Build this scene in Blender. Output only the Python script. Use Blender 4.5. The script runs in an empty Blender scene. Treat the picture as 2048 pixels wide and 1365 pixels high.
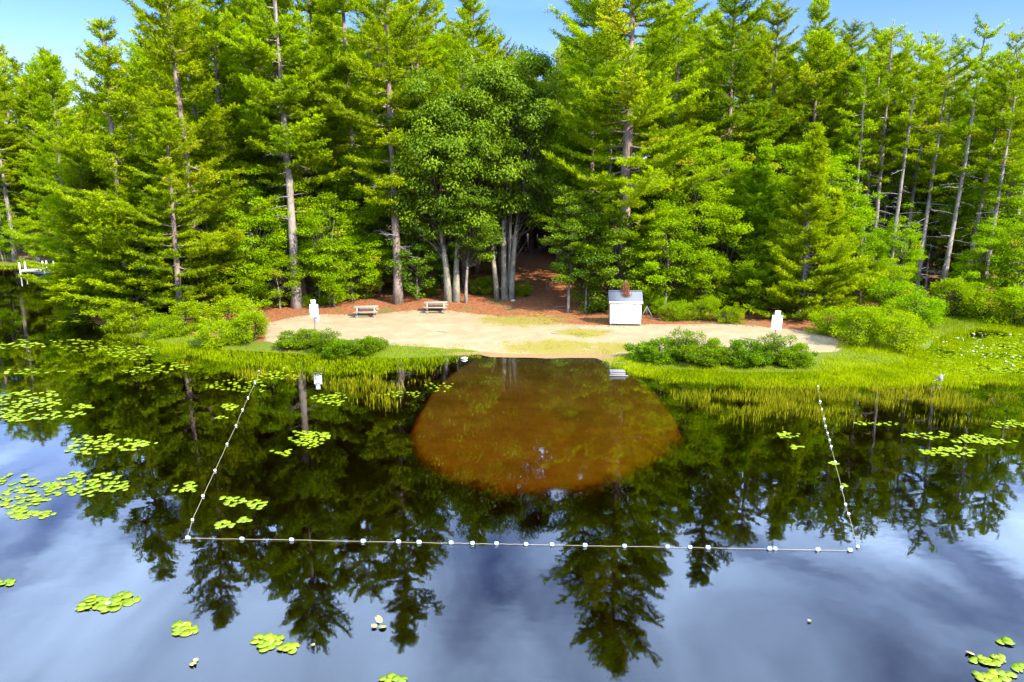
import bpy, math
import numpy as np
from mathutils import Vector, Matrix

# ---------------------------------------------------------------- camera, world, sun, exposure
SC = bpy.context.scene
COL = SC.collection
F, PITCH, CH = 1450.0, math.radians(12.3), 10.5
cam = bpy.data.cameras.new('camera'); camo = bpy.data.objects.new('camera', cam); COL.objects.link(camo)
cam.sensor_width = 36.0; cam.lens = 36.0 * F / 2048.0; cam.clip_start = 0.1; cam.clip_end = 3000.0
camo.location = (0, 0, CH); camo.rotation_euler = (math.pi / 2 - PITCH, 0, 0)
SC.camera = camo

SUN_EL, SUN_AZ = math.radians(41), math.radians(133)      # azimuth clockwise from +Y (the way the camera looks)
sd = Vector((math.sin(SUN_AZ) * math.cos(SUN_EL), math.cos(SUN_AZ) * math.cos(SUN_EL), math.sin(SUN_EL)))
W = bpy.data.worlds.new('World'); SC.world = W; W.use_nodes = True
wn, wl = W.node_tree.nodes, W.node_tree.links
wn.clear()
def WN(t, **k):
    n = wn.new(t)
    for a, v in k.items(): setattr(n, a, v)
    return n
def wmath(op, a, b=None, clamp=False):
    n = WN('ShaderNodeMath', operation=op, use_clamp=clamp)
    for i, v in enumerate((a, b)):
        if v is None: continue
        if isinstance(v, (int, float)): n.inputs[i].default_value = v
        else: wl.new(v, n.inputs[i])
    return n.outputs[0]
sky = WN('ShaderNodeTexSky', sky_type='NISHITA', sun_disc=False, sun_elevation=SUN_EL, sun_rotation=SUN_AZ,
         altitude=200.0, air_density=1.0, dust_density=0.25, ozone_density=3.0)
hs = WN('ShaderNodeHueSaturation'); hs.inputs['Saturation'].default_value = 1.25; hs.inputs['Value'].default_value = 1.0
skt = WN('ShaderNodeMix', data_type='RGBA', blend_type='MULTIPLY'); skt.inputs[0].default_value = 1.0; skt.inputs[7].default_value = (0.76, 0.65, 0.93, 1)
wl.new(sky.outputs[0], skt.inputs[6]); wl.new(skt.outputs[2], hs.inputs['Color'])
tc = WN('ShaderNodeTexCoord'); sx = WN('ShaderNodeSeparateXYZ'); wl.new(tc.outputs['Generated'], sx.inputs[0])
zc = wmath('MAXIMUM', sx.outputs[2], 0.06)
cx = WN('ShaderNodeCombineXYZ')
wl.new(wmath('DIVIDE', sx.outputs[0], zc), cx.inputs[0]); wl.new(wmath('DIVIDE', sx.outputs[1], zc), cx.inputs[1])
nz = WN('ShaderNodeTexNoise'); nz.inputs['Scale'].default_value = 1.9; nz.inputs['Detail'].default_value = 5.0; nz.inputs['Roughness'].default_value = 0.5
nz.inputs['Distortion'].default_value = 0.5
mp = WN('ShaderNodeMapping'); mp.inputs['Rotation'].default_value = (0, 0, 0.6); mp.inputs['Scale'].default_value = (1.0, 0.55, 1.0)
wl.new(cx.outputs[0], mp.inputs[0]); wl.new(mp.outputs[0], nz.inputs['Vector'])
cr = WN('ShaderNodeMapRange', interpolation_type='SMOOTHSTEP'); cr.inputs[1].default_value = 0.24; cr.inputs[2].default_value = 0.78
wl.new(nz.outputs[0], cr.inputs[0])
cm = WN('ShaderNodeMapRange', interpolation_type='SMOOTHSTEP'); cm.inputs[1].default_value = 0.20; cm.inputs[2].default_value = 0.42
wl.new(sx.outputs[2], cm.inputs[0])
mixc = WN('ShaderNodeMix', data_type='RGBA'); mixc.inputs[7].default_value = (12.5, 17.5, 26.0, 1)
wl.new(wmath('MULTIPLY', cr.outputs[0], cm.outputs[0], True), mixc.inputs[0]); wl.new(hs.outputs[0], mixc.inputs[6])
bg = WN('ShaderNodeBackground'); bg.inputs[1].default_value = 0.13
wl.new(mixc.outputs[2], bg.inputs[0])
wo = WN('ShaderNodeOutputWorld'); wl.new(bg.outputs[0], wo.inputs[0])

sun = bpy.data.lights.new('sun', 'SUN'); suno = bpy.data.objects.new('sun', sun); COL.objects.link(suno)
sun.energy = 5.0; sun.angle = math.radians(0.53); sun.color = (1.0, 0.95, 0.85)
suno.rotation_euler = sd.to_track_quat('Z', 'Y').to_euler(); suno.location = sd * 80
vs = SC.view_settings
vs.view_transform = 'Standard'; vs.look = 'None'; vs.gamma = 1.0; vs.exposure = 1.62; vs.use_curve_mapping = False
SC.render.engine = 'CYCLES'
cy = SC.cycles
cy.max_bounces = 7; cy.diffuse_bounces = 3; cy.glossy_bounces = 2; cy.transmission_bounces = 4; cy.transparent_max_bounces = 10
cy.caustics_reflective = False; cy.caustics_refractive = False; cy.sample_clamp_indirect = 4.0
cy.use_denoising = True
try: cy.denoising_prefilter = 'ACCURATE'
except Exception: pass

# ---------------------------------------------------------------- helpers
RNG = np.random.default_rng(7)
FW = np.array([0, math.cos(PITCH), -math.sin(PITCH)]); UP = np.array([0, math.sin(PITCH), math.cos(PITCH)])
def gp(px, py, z=0.0):
    """point of height z that the photograph shows at pixel px, py"""
    d = FW + UP * (682.5 - py) / F + np.array([(px - 1024) / F, 0, 0])
    t = (z - CH) / d[2]
    return np.array([d[0] * t, d[1] * t, z])
def xat(px, y, z=0.6):
    """x of pixel column px at ground distance y"""
    return (px - 1024) / F * (y * math.cos(PITCH) + (CH - z) * math.sin(PITCH))
def poly(pts, z=0.0): return np.array([gp(a, b, z)[:2] for a, b in pts])
def nrm(v): return v / (np.linalg.norm(v, axis=-1, keepdims=True) + 1e-9)
def sstep(a, b, x):
    t = np.clip((x - a) / (b - a), 0, 1); return t * t * (3 - 2 * t)
def sdist(P, poly_):
    """signed distance, positive inside"""
    P = np.asarray(P, float); A = poly_; B = np.roll(poly_, -1, axis=0)
    best = np.full(len(P), 1e18); inside = np.zeros(len(P), bool)
    for a, b in zip(A, B):
        e = b - a; w = P - a
        t = np.clip((w @ e) / (e @ e + 1e-12), 0, 1)
        best = np.minimum(best, ((w - t[:, None] * e) ** 2).sum(1))
        c = (a[1] > P[:, 1]) != (b[1] > P[:, 1])
        xi = (b[0] - a[0]) * (P[:, 1] - a[1]) / (b[1] - a[1] + 1e-12) + a[0]
        inside ^= c & (P[:, 0] < xi)
    return np.where(inside, 1, -1) * np.sqrt(best)
def vnoise(x, y, s=1.0, seed=0):
    x = np.asarray(x, float) / s; y = np.asarray(y, float) / s
    xi = np.floor(x); yi = np.floor(y); fx = x - xi; fy = y - yi
    fx = fx * fx * (3 - 2 * fx); fy = fy * fy * (3 - 2 * fy)
    def h(a, b):
        v = np.sin(a * 127.1 + b * 311.7 + seed * 74.7) * 43758.5453
        return v - np.floor(v)
    return (h(xi, yi) * (1 - fx) + h(xi + 1, yi) * fx) * (1 - fy) + (h(xi, yi + 1) * (1 - fx) + h(xi + 1, yi + 1) * fx) * fy

def mesh_tri(name, V, T, tint=None, smooth=False, mats=(), mi=None):
    V = np.asarray(V, np.float32); T = np.asarray(T, np.int32)
    me = bpy.data.meshes.new(name)
    me.vertices.add(len(V)); me.vertices.foreach_set('co', V.ravel())
    me.loops.add(T.size); me.loops.foreach_set('vertex_index', T.ravel())
    me.polygons.add(len(T)); me.polygons.foreach_set('loop_start', np.arange(0, T.size, 3, dtype=np.int32))
    if mi is not None: me.polygons.foreach_set('material_index', np.asarray(mi, np.int32))
    if smooth: me.polygons.foreach_set('use_smooth', np.ones(len(T), bool))
    me.update(calc_edges=True)
    if tint is not None:
        a = me.attributes.new('tint', 'FLOAT', 'POINT'); a.data.foreach_set('value', np.asarray(tint, np.float32))
    for m in mats: me.materials.append(m)
    return me
class Geo:
    def __init__(s): s.V = []; s.T = []; s.C = []; s.n = 0
    def add(s, V, T, tint=0.5):
        V = np.asarray(V, float); s.V.append(V); s.T.append(np.asarray(T, int) + s.n)
        s.C.append(np.broadcast_to(np.asarray(tint, float), (len(V),))); s.n += len(V)
    def tube(s, P, R, k=5, tint=0.5, cap=True):
        P = np.asarray(P, float); n = len(P); R = np.asarray(R, float)
        d = nrm(np.gradient(P, axis=0))
        ref = np.where(np.abs(d[:, 2:3]) > 0.9, np.array([[1., 0, 0]]), np.array([[0, 0, 1.]]))
        u = nrm(np.cross(d, ref)); v = np.cross(d, u)
        a = np.arange(k) * 2 * math.pi / k
        V = P[:, None] + R[:, None, None] * (np.cos(a)[None, :, None] * u[:, None] + np.sin(a)[None, :, None] * v[:, None])
        T = []
        for i in range(n - 1):
            for j in range(k):
                q = (j + 1) % k
                T += [(i * k + j, i * k + q, (i + 1) * k + q), (i * k + j, (i + 1) * k + q, (i + 1) * k + j)]
        V = V.reshape(-1, 3)
        if cap:
            V = np.vstack([V, P[:1], P[-1:]]); b = n * k
            for j in range(k):
                q = (j + 1) % k
                T += [(b, q, j), (b + 1, (n - 1) * k + j, (n - 1) * k + q)]
        s.add(V, T, tint)
    def box(s, c, size, rz=0.0, tint=0.5, bev=0.0):
        c = np.asarray(c, float); h = np.asarray(size, float) / 2
        if bev <= 0:
            V = np.array([[x, y, z] for x in (-1, 1) for y in (-1, 1) for z in (-1, 1)], float) * h
            Q = [(0, 1, 3, 2), (4, 6, 7, 5), (0, 4, 5, 1), (2, 3, 7, 6), (0, 2, 6, 4), (1, 5, 7, 3)]
            T = [t for q in Q for t in ((q[0], q[1], q[2]), (q[0], q[2], q[3]))]
        else:
            V = []; 
            for x in (-1, 1):
                for y in (-1, 1):
                    for z in (-1, 1):
                        V += [[x * h[0], y * (h[1] - bev), z * (h[2] - bev)], [x * (h[0] - bev), y * h[1], z * (h[2] - bev)], [x * (h[0] - bev), y * (h[1] - bev), z * h[2]]]
            V = np.array(V); bm = None
            import bmesh
            bm = bmesh.new(); vv = [bm.verts.new(p) for p in V]
            r = bmesh.ops.convex_hull(bm, input=vv); bmesh.ops.triangulate(bm, faces=bm.faces[:])
            bm.verts.index_update(); V = np.array([v.co[:] for v in bm.verts]); T = [[v.index for v in f.verts] for f in bm.faces]; bm.free()
        ca, sa = math.cos(rz), math.sin(rz)
        V = np.stack([V[:, 0] * ca - V[:, 1] * sa, V[:, 0] * sa + V[:, 1] * ca, V[:, 2]], 1)
        s.add(V + c, T, tint)
    def blades(s, P, D, L, Wd, tint):
        """one narrow triangle from each P along D"""
        n = len(P); D = nrm(D); side = nrm(np.cross(D, nrm(RNG.normal(size=(n, 3)))))
        L = np.broadcast_to(L, (n,))[:, None]; Wd = np.broadcast_to(Wd, (n,))[:, None]
        V = np.stack([P - side * Wd * .25 , P + D * L * .55 + side * Wd * .5, P + D * L * .5 - side * Wd * .5, P + D * L], 1).reshape(-1, 3)
        b = np.arange(n)[:, None] * 4
        T = np.concatenate([b + np.array([[0, 1, 2]]), b + np.array([[2, 1, 3]])], 0)
        s.add(V, T, np.repeat(np.broadcast_to(tint, (n,)), 4))
    def tris(s, P, D, L, Wd, tint):
        n = len(P); D = nrm(D); side = nrm(np.cross(D, np.array([0, -.35, .7]) + RNG.normal(0, .65, size=(n, 3))))
        L = np.broadcast_to(L, (n,))[:, None]; Wd = np.broadcast_to(Wd, (n,))[:, None]
        V = np.stack([P - side * Wd * .5, P + side * Wd * .5, P + D * L], 1).reshape(-1, 3)
        s.add(V, np.arange(3 * n).reshape(-1, 3), np.repeat(np.broadcast_to(tint, (n,)), 3))
    def leaves(s, P, N, D, L, Wd, tint, fold=0.18):
        """diamond leaf: stem end P, along D, face N, folded on the midrib"""
        n = len(P); D = nrm(D); N = nrm(N - (N * D).sum(1, keepdims=True) * D); side = np.cross(N, D)
        L = np.broadcast_to(L, (n,))[:, None]; Wd = np.broadcast_to(Wd, (n,))[:, None]
        mid = P + D * L * .45
        V = np.stack([P, mid + side * Wd * .5 + N * Wd * fold, P + D * L - N * L * .1, mid - side * Wd * .5 + N * Wd * fold], 1).reshape(-1, 3)
        b = np.arange(n)[:, None] * 4
        T = np.concatenate([b + np.array([[0, 1, 2]]), b + np.array([[0, 2, 3]])], 0)
        s.add(V, T, np.repeat(np.broadcast_to(tint, (n,)), 4))
    def mesh(s, name, mats=(), smooth=False):
        return mesh_tri(name, np.vstack(s.V), np.vstack(s.T), np.concatenate(s.C), smooth, mats)

def empty(name, loc, rz=0.0, sc=1.0):
    o = bpy.data.objects.new(name, None); COL.objects.link(o); o.empty_display_size = 0.3
    o.location = loc; o.rotation_euler = (0, 0, rz); o.scale = (sc, sc, sc) if not isinstance(sc, tuple) else sc
    return o
def tag(o, label, cat=None, group=None, kind=None):
    if label: o['label'] = label
    if cat: o['category'] = cat
    if group: o['group'] = group
    if kind: o['kind'] = kind
    return o
def ob(name, me, parent=None, loc=None, rot=None):
    o = bpy.data.objects.new(name, me); COL.objects.link(o); o.parent = parent
    if loc is not None: o.location = loc
    if rot is not None: o.rotation_euler = rot
    return o

# ---------------------------------------------------------------- materials
def mat(name):
    m = bpy.data.materials.new(name); m.use_nodes = True; nt = m.node_tree; nt.nodes.clear()
    def N(t, **k):
        n = nt.nodes.new(t)
        for a, v in k.items(): setattr(n, a, v)
        return n
    def Lk(a, b): nt.links.new(a, b)
    out = N('ShaderNodeOutputMaterial')
    return m, N, Lk, out
def mrange(N, Lk, src, a, b, c=0.0, d=1.0, smooth=True):
    n = N('ShaderNodeMapRange'); n.interpolation_type = 'SMOOTHSTEP' if smooth else 'LINEAR'
    n.inputs[1].default_value = a; n.inputs[2].default_value = b; n.inputs[3].default_value = c; n.inputs[4].default_value = d
    Lk(src, n.inputs[0]); return n.outputs[0]
def mixrgb(N, Lk, f, a, b, blend='MIX'):
    n = N('ShaderNodeMix', data_type='RGBA', blend_type=blend)
    for i, v in ((0, f), (6, a), (7, b)):
        if isinstance(v, (int, float)): n.inputs[i].default_value = v
        elif isinstance(v, tuple): n.inputs[i].default_value = (*v, 1)
        else: Lk(v, n.inputs[i])
    return n.outputs[2]
def noise(N, Lk, vec, scale, detail=4.0, rough=0.55, dist=0.0):
    n = N('ShaderNodeTexNoise'); n.inputs['Scale'].default_value = scale; n.inputs['Detail'].default_value = detail
    n.inputs['Roughness'].default_value = rough; n.inputs['Distortion'].default_value = dist
    if vec is not None: Lk(vec, n.inputs['Vector'])
    return n.outputs[0]
def foliage(name, dark, light, transl=0.35, gloss=0.04, rough=0.45, warm=None, var=0.5):
    m, N, Lk, out = mat(name)
    at = N('ShaderNodeAttribute', attribute_name='tint'); oi = N('ShaderNodeObjectInfo')
    c = mixrgb(N, Lk, at.outputs['Fac'], dark, light)
    if warm: c = mixrgb(N, Lk, mrange(N, Lk, at.outputs['Fac'], 0.93, 1.0), c, warm)
    h = N('ShaderNodeHueSaturation'); Lk(c, h.inputs['Color'])
    Lk(mrange(N, Lk, oi.outputs['Random'], 0, 1, 1 - 0.22 * var, 1 + 0.22 * var, False), h.inputs['Value'])
    ml = N('ShaderNodeMath', operation='MULTIPLY'); Lk(oi.outputs['Random'], ml.inputs[0]); ml.inputs[1].default_value = 7.31
    fr = N('ShaderNodeMath', operation='FRACT'); Lk(ml.outputs[0], fr.inputs[0])
    Lk(mrange(N, Lk, fr.outputs[0], 0, 1, 0.5 - 0.02 * var, 0.5 + 0.02 * var, False), h.inputs['Hue'])
    d = N('ShaderNodeBsdfDiffuse'); Lk(h.outputs[0], d.inputs[0])
    t = N('ShaderNodeBsdfTranslucent'); Lk(mixrgb(N, Lk, 1.0, h.outputs[0], (1.10, 1.15, 0.4), 'MULTIPLY'), t.inputs[0])
    mx = N('ShaderNodeMixShader'); mx.inputs[0].default_value = transl; Lk(d.outputs[0], mx.inputs[1]); Lk(t.outputs[0], mx.inputs[2])
    if gloss > 0:
        g = N('ShaderNodeBsdfGlossy'); g.inputs['Roughness'].default_value = rough; g.inputs[0].default_value = (1, 1, 1, 1)
        m2 = N('ShaderNodeMixShader'); m2.inputs[0].default_value = gloss; Lk(mx.outputs[0], m2.inputs[1]); Lk(g.outputs[0], m2.inputs[2]); mx = m2
    Lk(mx.outputs[0], out.inputs[0]); return m
def barkmat(name, a, b, scale=3.0):
    m, N, Lk, out = mat(name)
    tcn = N('ShaderNodeTexCoord'); mpn = N('ShaderNodeMapping'); mpn.inputs['Scale'].default_value = (4, 4, 0.7); Lk(tcn.outputs['Object'], mpn.inputs[0])
    f = noise(N, Lk, mpn.outputs[0], scale, 6, 0.65); f2 = noise(N, Lk, tcn.outputs['Object'], 0.6, 3)
    c = mixrgb(N, Lk, mrange(N, Lk, f, 0.35, 0.65), a, b)
    c = mixrgb(N, Lk, mrange(N, Lk, f2, 0.4, 0.7), c, tuple(x * 1.3 for x in b))
    p = N('ShaderNodeBsdfPrincipled'); p.inputs['Roughness'].default_value = 0.9; p.inputs['Specular IOR Level'].default_value = 0.15; Lk(c, p.inputs['Base Color'])
    bp = N('ShaderNodeBump'); bp.inputs['Strength'].default_value = 0.7; bp.inputs['Distance'].default_value = 0.06; Lk(f, bp.inputs['Height']); Lk(bp.outputs[0], p.inputs['Normal'])
    Lk(p.outputs[0], out.inputs[0]); return m
def plain(name, col, rough=0.6, var=0.12, scale=6.0, bump=0.0, spec=0.3, stretch=(1, 1, 1), dirt=None):
    m, N, Lk, out = mat(name)
    tcn = N('ShaderNodeTexCoord'); mpn = N('ShaderNodeMapping'); mpn.inputs['Scale'].default_value = stretch; Lk(tcn.outputs['Object'], mpn.inputs[0])
    f = noise(N, Lk, mpn.outputs[0], scale, 5, 0.6)
    c = mixrgb(N, Lk, f, tuple(x * (1 - var) for x in col), tuple(min(1, x * (1 + var)) for x in col))
    if dirt:
        f3 = noise(N, Lk, tcn.outputs['Object'], 2.2, 6, 0.7)
        c = mixrgb(N, Lk, mrange(N, Lk, f3, 0.55, 0.8, 0, 0.6), c, dirt)
    p = N('ShaderNodeBsdfPrincipled'); p.inputs['Roughness'].default_value = rough; p.inputs['Specular IOR Level'].default_value = spec; Lk(c, p.inputs['Base Color'])
    if bump > 0:
        bp = N('ShaderNodeBump'); bp.inputs['Strength'].default_value = bump; bp.inputs['Distance'].default_value = 0.02; Lk(f, bp.inputs['Height']); Lk(bp.outputs[0], p.inputs['Normal'])
    Lk(p.outputs[0], out.inputs[0]); return m

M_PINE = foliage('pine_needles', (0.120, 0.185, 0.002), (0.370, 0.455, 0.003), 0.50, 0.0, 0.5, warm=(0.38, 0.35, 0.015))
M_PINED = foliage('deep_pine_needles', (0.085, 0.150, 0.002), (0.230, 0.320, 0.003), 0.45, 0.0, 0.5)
M_OAK_SHADE = foliage('oak_and_shaded_leaves', (0.050, 0.098, 0.002), (0.150, 0.225, 0.003), 0.38, 0.006, 0.35)  # oak green; also the darker leaf colour that paints shade on maple saplings
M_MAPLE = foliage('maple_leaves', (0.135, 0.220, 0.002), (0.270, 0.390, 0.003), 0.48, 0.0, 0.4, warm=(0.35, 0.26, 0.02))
M_LAUREL = foliage('shrub_leaves', (0.055, 0.115, 0.002), (0.180, 0.270, 0.003), 0.40, 0.004, 0.35)
M_BUSH = foliage('soft_shrub_leaves', (0.140, 0.210, 0.002), (0.280, 0.360, 0.003), 0.42, 0.0, 0.5)
M_GRASS = foliage('marsh_grass_blades', (0.115, 0.175, 0.001), (0.290, 0.350, 0.002), 0.40, 0.0, 0.5)
M_REED = foliage('reed_blades', (0.125, 0.130, 0.004), (0.310, 0.275, 0.008), 0.35, 0.0, 0.4)
M_LAWN = foliage('dry_lawn_blades', (0.22, 0.21, 0.02), (0.40, 0.33, 0.05), 0.3, 0.0, 0.5)
M_PAD = foliage('lily_pad_leaf', (0.140, 0.205, 0.004), (0.230, 0.285, 0.008), 0.15, 0.03, 0.3, var=0.7)
M_PADY = foliage('pale_lily_leaf', (0.34, 0.33, 0.06), (0.45, 0.40, 0.09), 0.15, 0.08, 0.3)
M_BARK = barkmat('pine_bark', (0.072, 0.048, 0.034), (0.205, 0.150, 0.112))
M_BARKG = barkmat('grey_bark', (0.085, 0.068, 0.050), (0.235, 0.190, 0.145))
M_TWIG = barkmat('twig_bark', (0.02, 0.02, 0.01), (0.055, 0.05, 0.028))
M_BARKO = barkmat('oak_bark', (0.075, 0.07, 0.042), (0.215, 0.19, 0.125))
M_DEAD = plain('dead_wood', (0.20, 0.175, 0.15), 0.9, 0.25, 4.0)
M_RUST = foliage('dead_orange_needles', (0.16, 0.06, 0.02), (0.30, 0.13, 0.045), 0.3, 0.0)
M_FLOWER = plain('white_petals', (0.82, 0.82, 0.74), 0.5, 0.04)
M_WHITE = plain('white_paint', (0.82, 0.80, 0.74), 0.5, 0.03, 3.0, dirt=(0.72, 0.70, 0.66))
M_SIGN = plain('white_sign_face', (0.80, 0.81, 0.82), 0.35, 0.02, 3.0)
M_SIGNG = plain('plain_grey_plate', (0.36, 0.35, 0.38), 0.5, 0.08)
M_STEEL = plain('galvanised_post', (0.13, 0.11, 0.095), 0.5, 0.2, 8.0)
M_ROOF = plain('grey_asphalt_shingle', (0.12, 0.125, 0.135), 0.95, 0.35, 14.0, 0.5)
M_TABLE = plain('weathered_table_wood', (0.23, 0.19, 0.135), 0.85, 0.16, 5.0, 0.3, stretch=(0.6, 8, 8), dirt=(0.34, 0.31, 0.25))
M_GREYW = plain('silver_grey_plank', (0.16, 0.148, 0.13), 0.85, 0.25, 6.0, 0.3, stretch=(0.6, 6, 6))
M_DARK = plain('dark_stain', (0.03, 0.025, 0.03), 0.7, 0.2)
M_ROPE = plain('yellowed_rope', (0.36, 0.30, 0.17), 0.8, 0.25, 30.0)
M_FLOAT = plain('white_float', (0.80, 0.79, 0.75), 0.4, 0.04)
M_BLUE = plain('blue_float_band', (0.10, 0.28, 0.55), 0.4, 0.1)
M_ORANGE = plain('algae_stain', (0.42, 0.18, 0.04), 0.7, 0.2)
M_RED = plain('red_hull', (0.55, 0.03, 0.05), 0.3, 0.08)
M_PALE = plain('pale_hull', (0.62, 0.70, 0.72), 0.3, 0.08)
M_STONE = plain('pale_stone', (0.48, 0.44, 0.38), 0.9, 0.2, 9.0, 0.4)
M_HINGE = plain('dull_hinge', (0.20, 0.19, 0.18), 0.5, 0.1)

# ---------------------------------------------------------------- ground and lake
SHORE = np.vstack([
    [(-520, 118), (-150, 100), (-90, 97), (-62, 93), (-54, 90)],
    [(-49, 82), (-44, 72), (-38, 62), (-33, 56)],
    poly([(200, 660), (300, 680), (450, 700), (560, 706), (700, 716), (850, 716), (955, 712), (985, 716), (1090, 718), (1195, 716), (1240, 735),
          (1400, 742), (1560, 745), (1680, 738), (1790, 726), (1850, 700), (1880, 672), (1960, 656), (2060, 652), (2300, 648)]),
    [(75, 52), (140, 50), (520, 60), (900, 500), (900, 1500), (-900, 1500), (-900, 200)]])
POOL = poly([(985, 706), (938, 728), (893, 756), (856, 790), (830, 824), (816, 856), (818, 884), (846, 918), (905, 948), (990, 968), (1090, 973),
             (1190, 964), (1272, 937), (1335, 903), (1372, 870), (1360, 838), (1328, 800), (1290, 768), (1248, 738), (1202, 708)], -0.35)
SAND = poly([(536, 648), (600, 634), (700, 632), (760, 630), (820, 626), (900, 626), (1000, 636), (1100, 648), (1215, 655), (1300, 652), (1450, 653), (1560, 659),
             (1640, 669), (1700, 688), (1670, 708), (1560, 712), (1400, 712), (1262, 706), (1210, 718), (1190, 730), (985, 730), (950, 702), (760, 693), (560, 694), (532, 680)], 0.3)
MARSH = poly([(120, 640), (300, 660), (470, 690), (535, 690), (560, 696), (760, 697), (950, 705), (990, 722), (940, 760), (500, 790), (120, 720)])
MARSH2 = poly([(1196, 722), (1265, 712), (1400, 718), (1560, 718), (1680, 712), (1710, 690), (1650, 665), (1720, 640), (1860, 640), (2060, 640), (2400, 640), (2400, 800), (1300, 800)])
LAWN = [(1045, 641, 110, 14), (1110, 690, 130, 18), (1230, 690, 60, 14), (900, 700, 90, 8), (1170, 665, 70, 9)]
PATH = np.array([(xat(a, y, .8), y) for a, y in ((985, 52), (1000, 60), (1040, 66), (1045, 74), (1050, 84), (1085, 84), (1090, 74), (1105, 66), (1150, 60), (1210, 54))])
def height(P):
    P = np.asarray(P, float)[:, :2]; x, y = P[:, 0], P[:, 1]
    s = sdist(P, SHORE) + .35 * (vnoise(x, y, 1.1, 21) - .5) + .5 * (vnoise(x, y, 3.3, 22) - .5); sp = sdist(P, POOL)
    land = -0.005 + 0.44 * (1 - np.exp(-np.maximum(s, 0) / 3.5)) + 0.065 * np.clip(s - 13, 0, 38) + 0.10 * (vnoise(x, y, 3.1, 2) - .5) * sstep(0.5, 4, s) \
        + 0.5 * (vnoise(x, y, 11, 5) - .5) * sstep(14, 24, s)
    d = np.maximum(-s, 0)
    bed = -(0.005 + 0.16 * d + 0.02 * d * d); bed = np.maximum(bed, -3.2)
    pl = -(0.005 + 0.11 * np.minimum(d, 1.0) + 0.020 * np.clip(43.2 - y, 0, 25)) + 0.05 * (vnoise(x, y, 2.0, 9) - .5)
    bed = np.where(s < 0, bed + (pl - bed) * sstep(-1.2, 0.4, sp), bed)
    return np.where(s > 0, land, bed)
def hz(x, y): return float(height(np.array([[x, y]]))[0])
def gpt(px, py):
    z = 0.4
    for _ in range(6):
        p = gp(px, py, z); z = 0.5 * z + 0.5 * hz(p[0], p[1])
    p = gp(px, py, z); return np.array([p[0], p[1], hz(p[0], p[1])])

def axis(dense0, dense1, step, lo, hi):
    a = list(np.arange(dense0, dense1 + 1e-6, step)); s = step
    v = dense1
    while v < hi: s *= 1.25; v += s; a.append(v)
    v, s = dense0, step
    while v > lo: s *= 1.25; v -= s; a.insert(0, v)
    return np.array(a)
gx = axis(-42, 46, 0.42, -900, 900); gy = axis(14, 72, 0.42, -120, 1500)
X, Y = np.meshgrid(gx, gy); GP = np.stack([X.ravel(), Y.ravel()], 1)
GZ = height(GP)
nx, ny = len(gx), len(gy)
I = np.arange(nx * ny).reshape(ny, nx)
A_, B_, C_, D_ = I[:-1, :-1].ravel(), I[:-1, 1:].ravel(), I[1:, 1:].ravel(), I[1:, :-1].ravel()
m, N, Lk, out = mat('shore_ground')
tcn = N('ShaderNodeTexCoord'); P3 = tcn.outputs['Object']
n1 = noise(N, Lk, P3, 0.9, 6, 0.65); n2 = noise(N, Lk, P3, 5.0, 5, 0.65); n3 = noise(N, Lk, P3, 22.0, 4, 0.7); n4 = noise(N, Lk, P3, 0.35, 4, 0.6)
def amask(nm, jit=0.9):
    a = N('ShaderNodeAttribute', attribute_name=nm)
    k = N('ShaderNodeMath', operation='MULTIPLY_ADD'); Lk(n1, k.inputs[0]); k.inputs[1].default_value = jit; k.inputs[2].default_value = -jit / 2
    k2 = N('ShaderNodeMath', operation='MULTIPLY_ADD'); Lk(n2, k2.inputs[0]); k2.inputs[1].default_value = jit * .6; k2.inputs[2].default_value = -jit * .3
    s1 = N('ShaderNodeMath', operation='ADD'); Lk(k.outputs[0], s1.inputs[0]); Lk(k2.outputs[0], s1.inputs[1])
    s2 = N('ShaderNodeMath', operation='ADD'); Lk(s1.outputs[0], s2.inputs[0]); Lk(a.outputs['Fac'], s2.inputs[1])
    return mrange(N, Lk, s2.outputs[0], 0.38, 0.62)
litter = mixrgb(N, Lk, mrange(N, Lk, n2, 0.35, 0.65), (0.13, 0.045, 0.018), (0.25, 0.092, 0.032))
litter = mixrgb(N, Lk, mrange(N, Lk, n3, 0.55, 0.75), litter, (0.30, 0.14, 0.06))
litter = mixrgb(N, Lk, mrange(N, Lk, n4, 0.55, 0.68), litter, (0.10, 0.10, 0.025))
sandc = mixrgb(N, Lk, mrange(N, Lk, n1, 0.35, 0.7), (0.230, 0.166, 0.085), (0.285, 0.213, 0.118))
sandc = mixrgb(N, Lk, mrange(N, Lk, n2, 0.60, 0.74, 0, .5), sandc, (0.165, 0.11, 0.046))
sandc = mixrgb(N, Lk, mrange(N, Lk, n3, 0.62, 0.78, 0, .45), sandc, (0.115, 0.08, 0.04))
lawnc = mixrgb(N, Lk, n2, (0.155, 0.125, 0.020), (0.215, 0.165, 0.035))
marshc = mixrgb(N, Lk, n2, (0.06, 0.08, 0.008), (0.11, 0.13, 0.01))
muck = mixrgb(N, Lk, n2, (0.020, 0.014, 0.007), (0.050, 0.035, 0.015))
poolc = mixrgb(N, Lk, mrange(N, Lk, n1, 0.3, 0.7), (0.40, 0.28, 0.12), (0.52, 0.38, 0.18))
poolc = mixrgb(N, Lk, mrange(N, Lk, n4, 0.50, 0.68, 0, .6), poolc, (0.22, 0.16, 0.05))
wetc = mixrgb(N, Lk, n2, (0.17, 0.10, 0.035), (0.23, 0.15, 0.06))
c = mixrgb(N, Lk, amask('sand', .7), litter, sandc)
c = mixrgb(N, Lk, amask('lawn', 1.2), c, lawnc)
c = mixrgb(N, Lk, amask('marsh', .6), c, marshc)
c = mixrgb(N, Lk, amask('wet', .5), c, wetc)
c = mixrgb(N, Lk, amask('muck', .25), c, muck)
c = mixrgb(N, Lk, amask('pool', .35), c, poolc)
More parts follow.
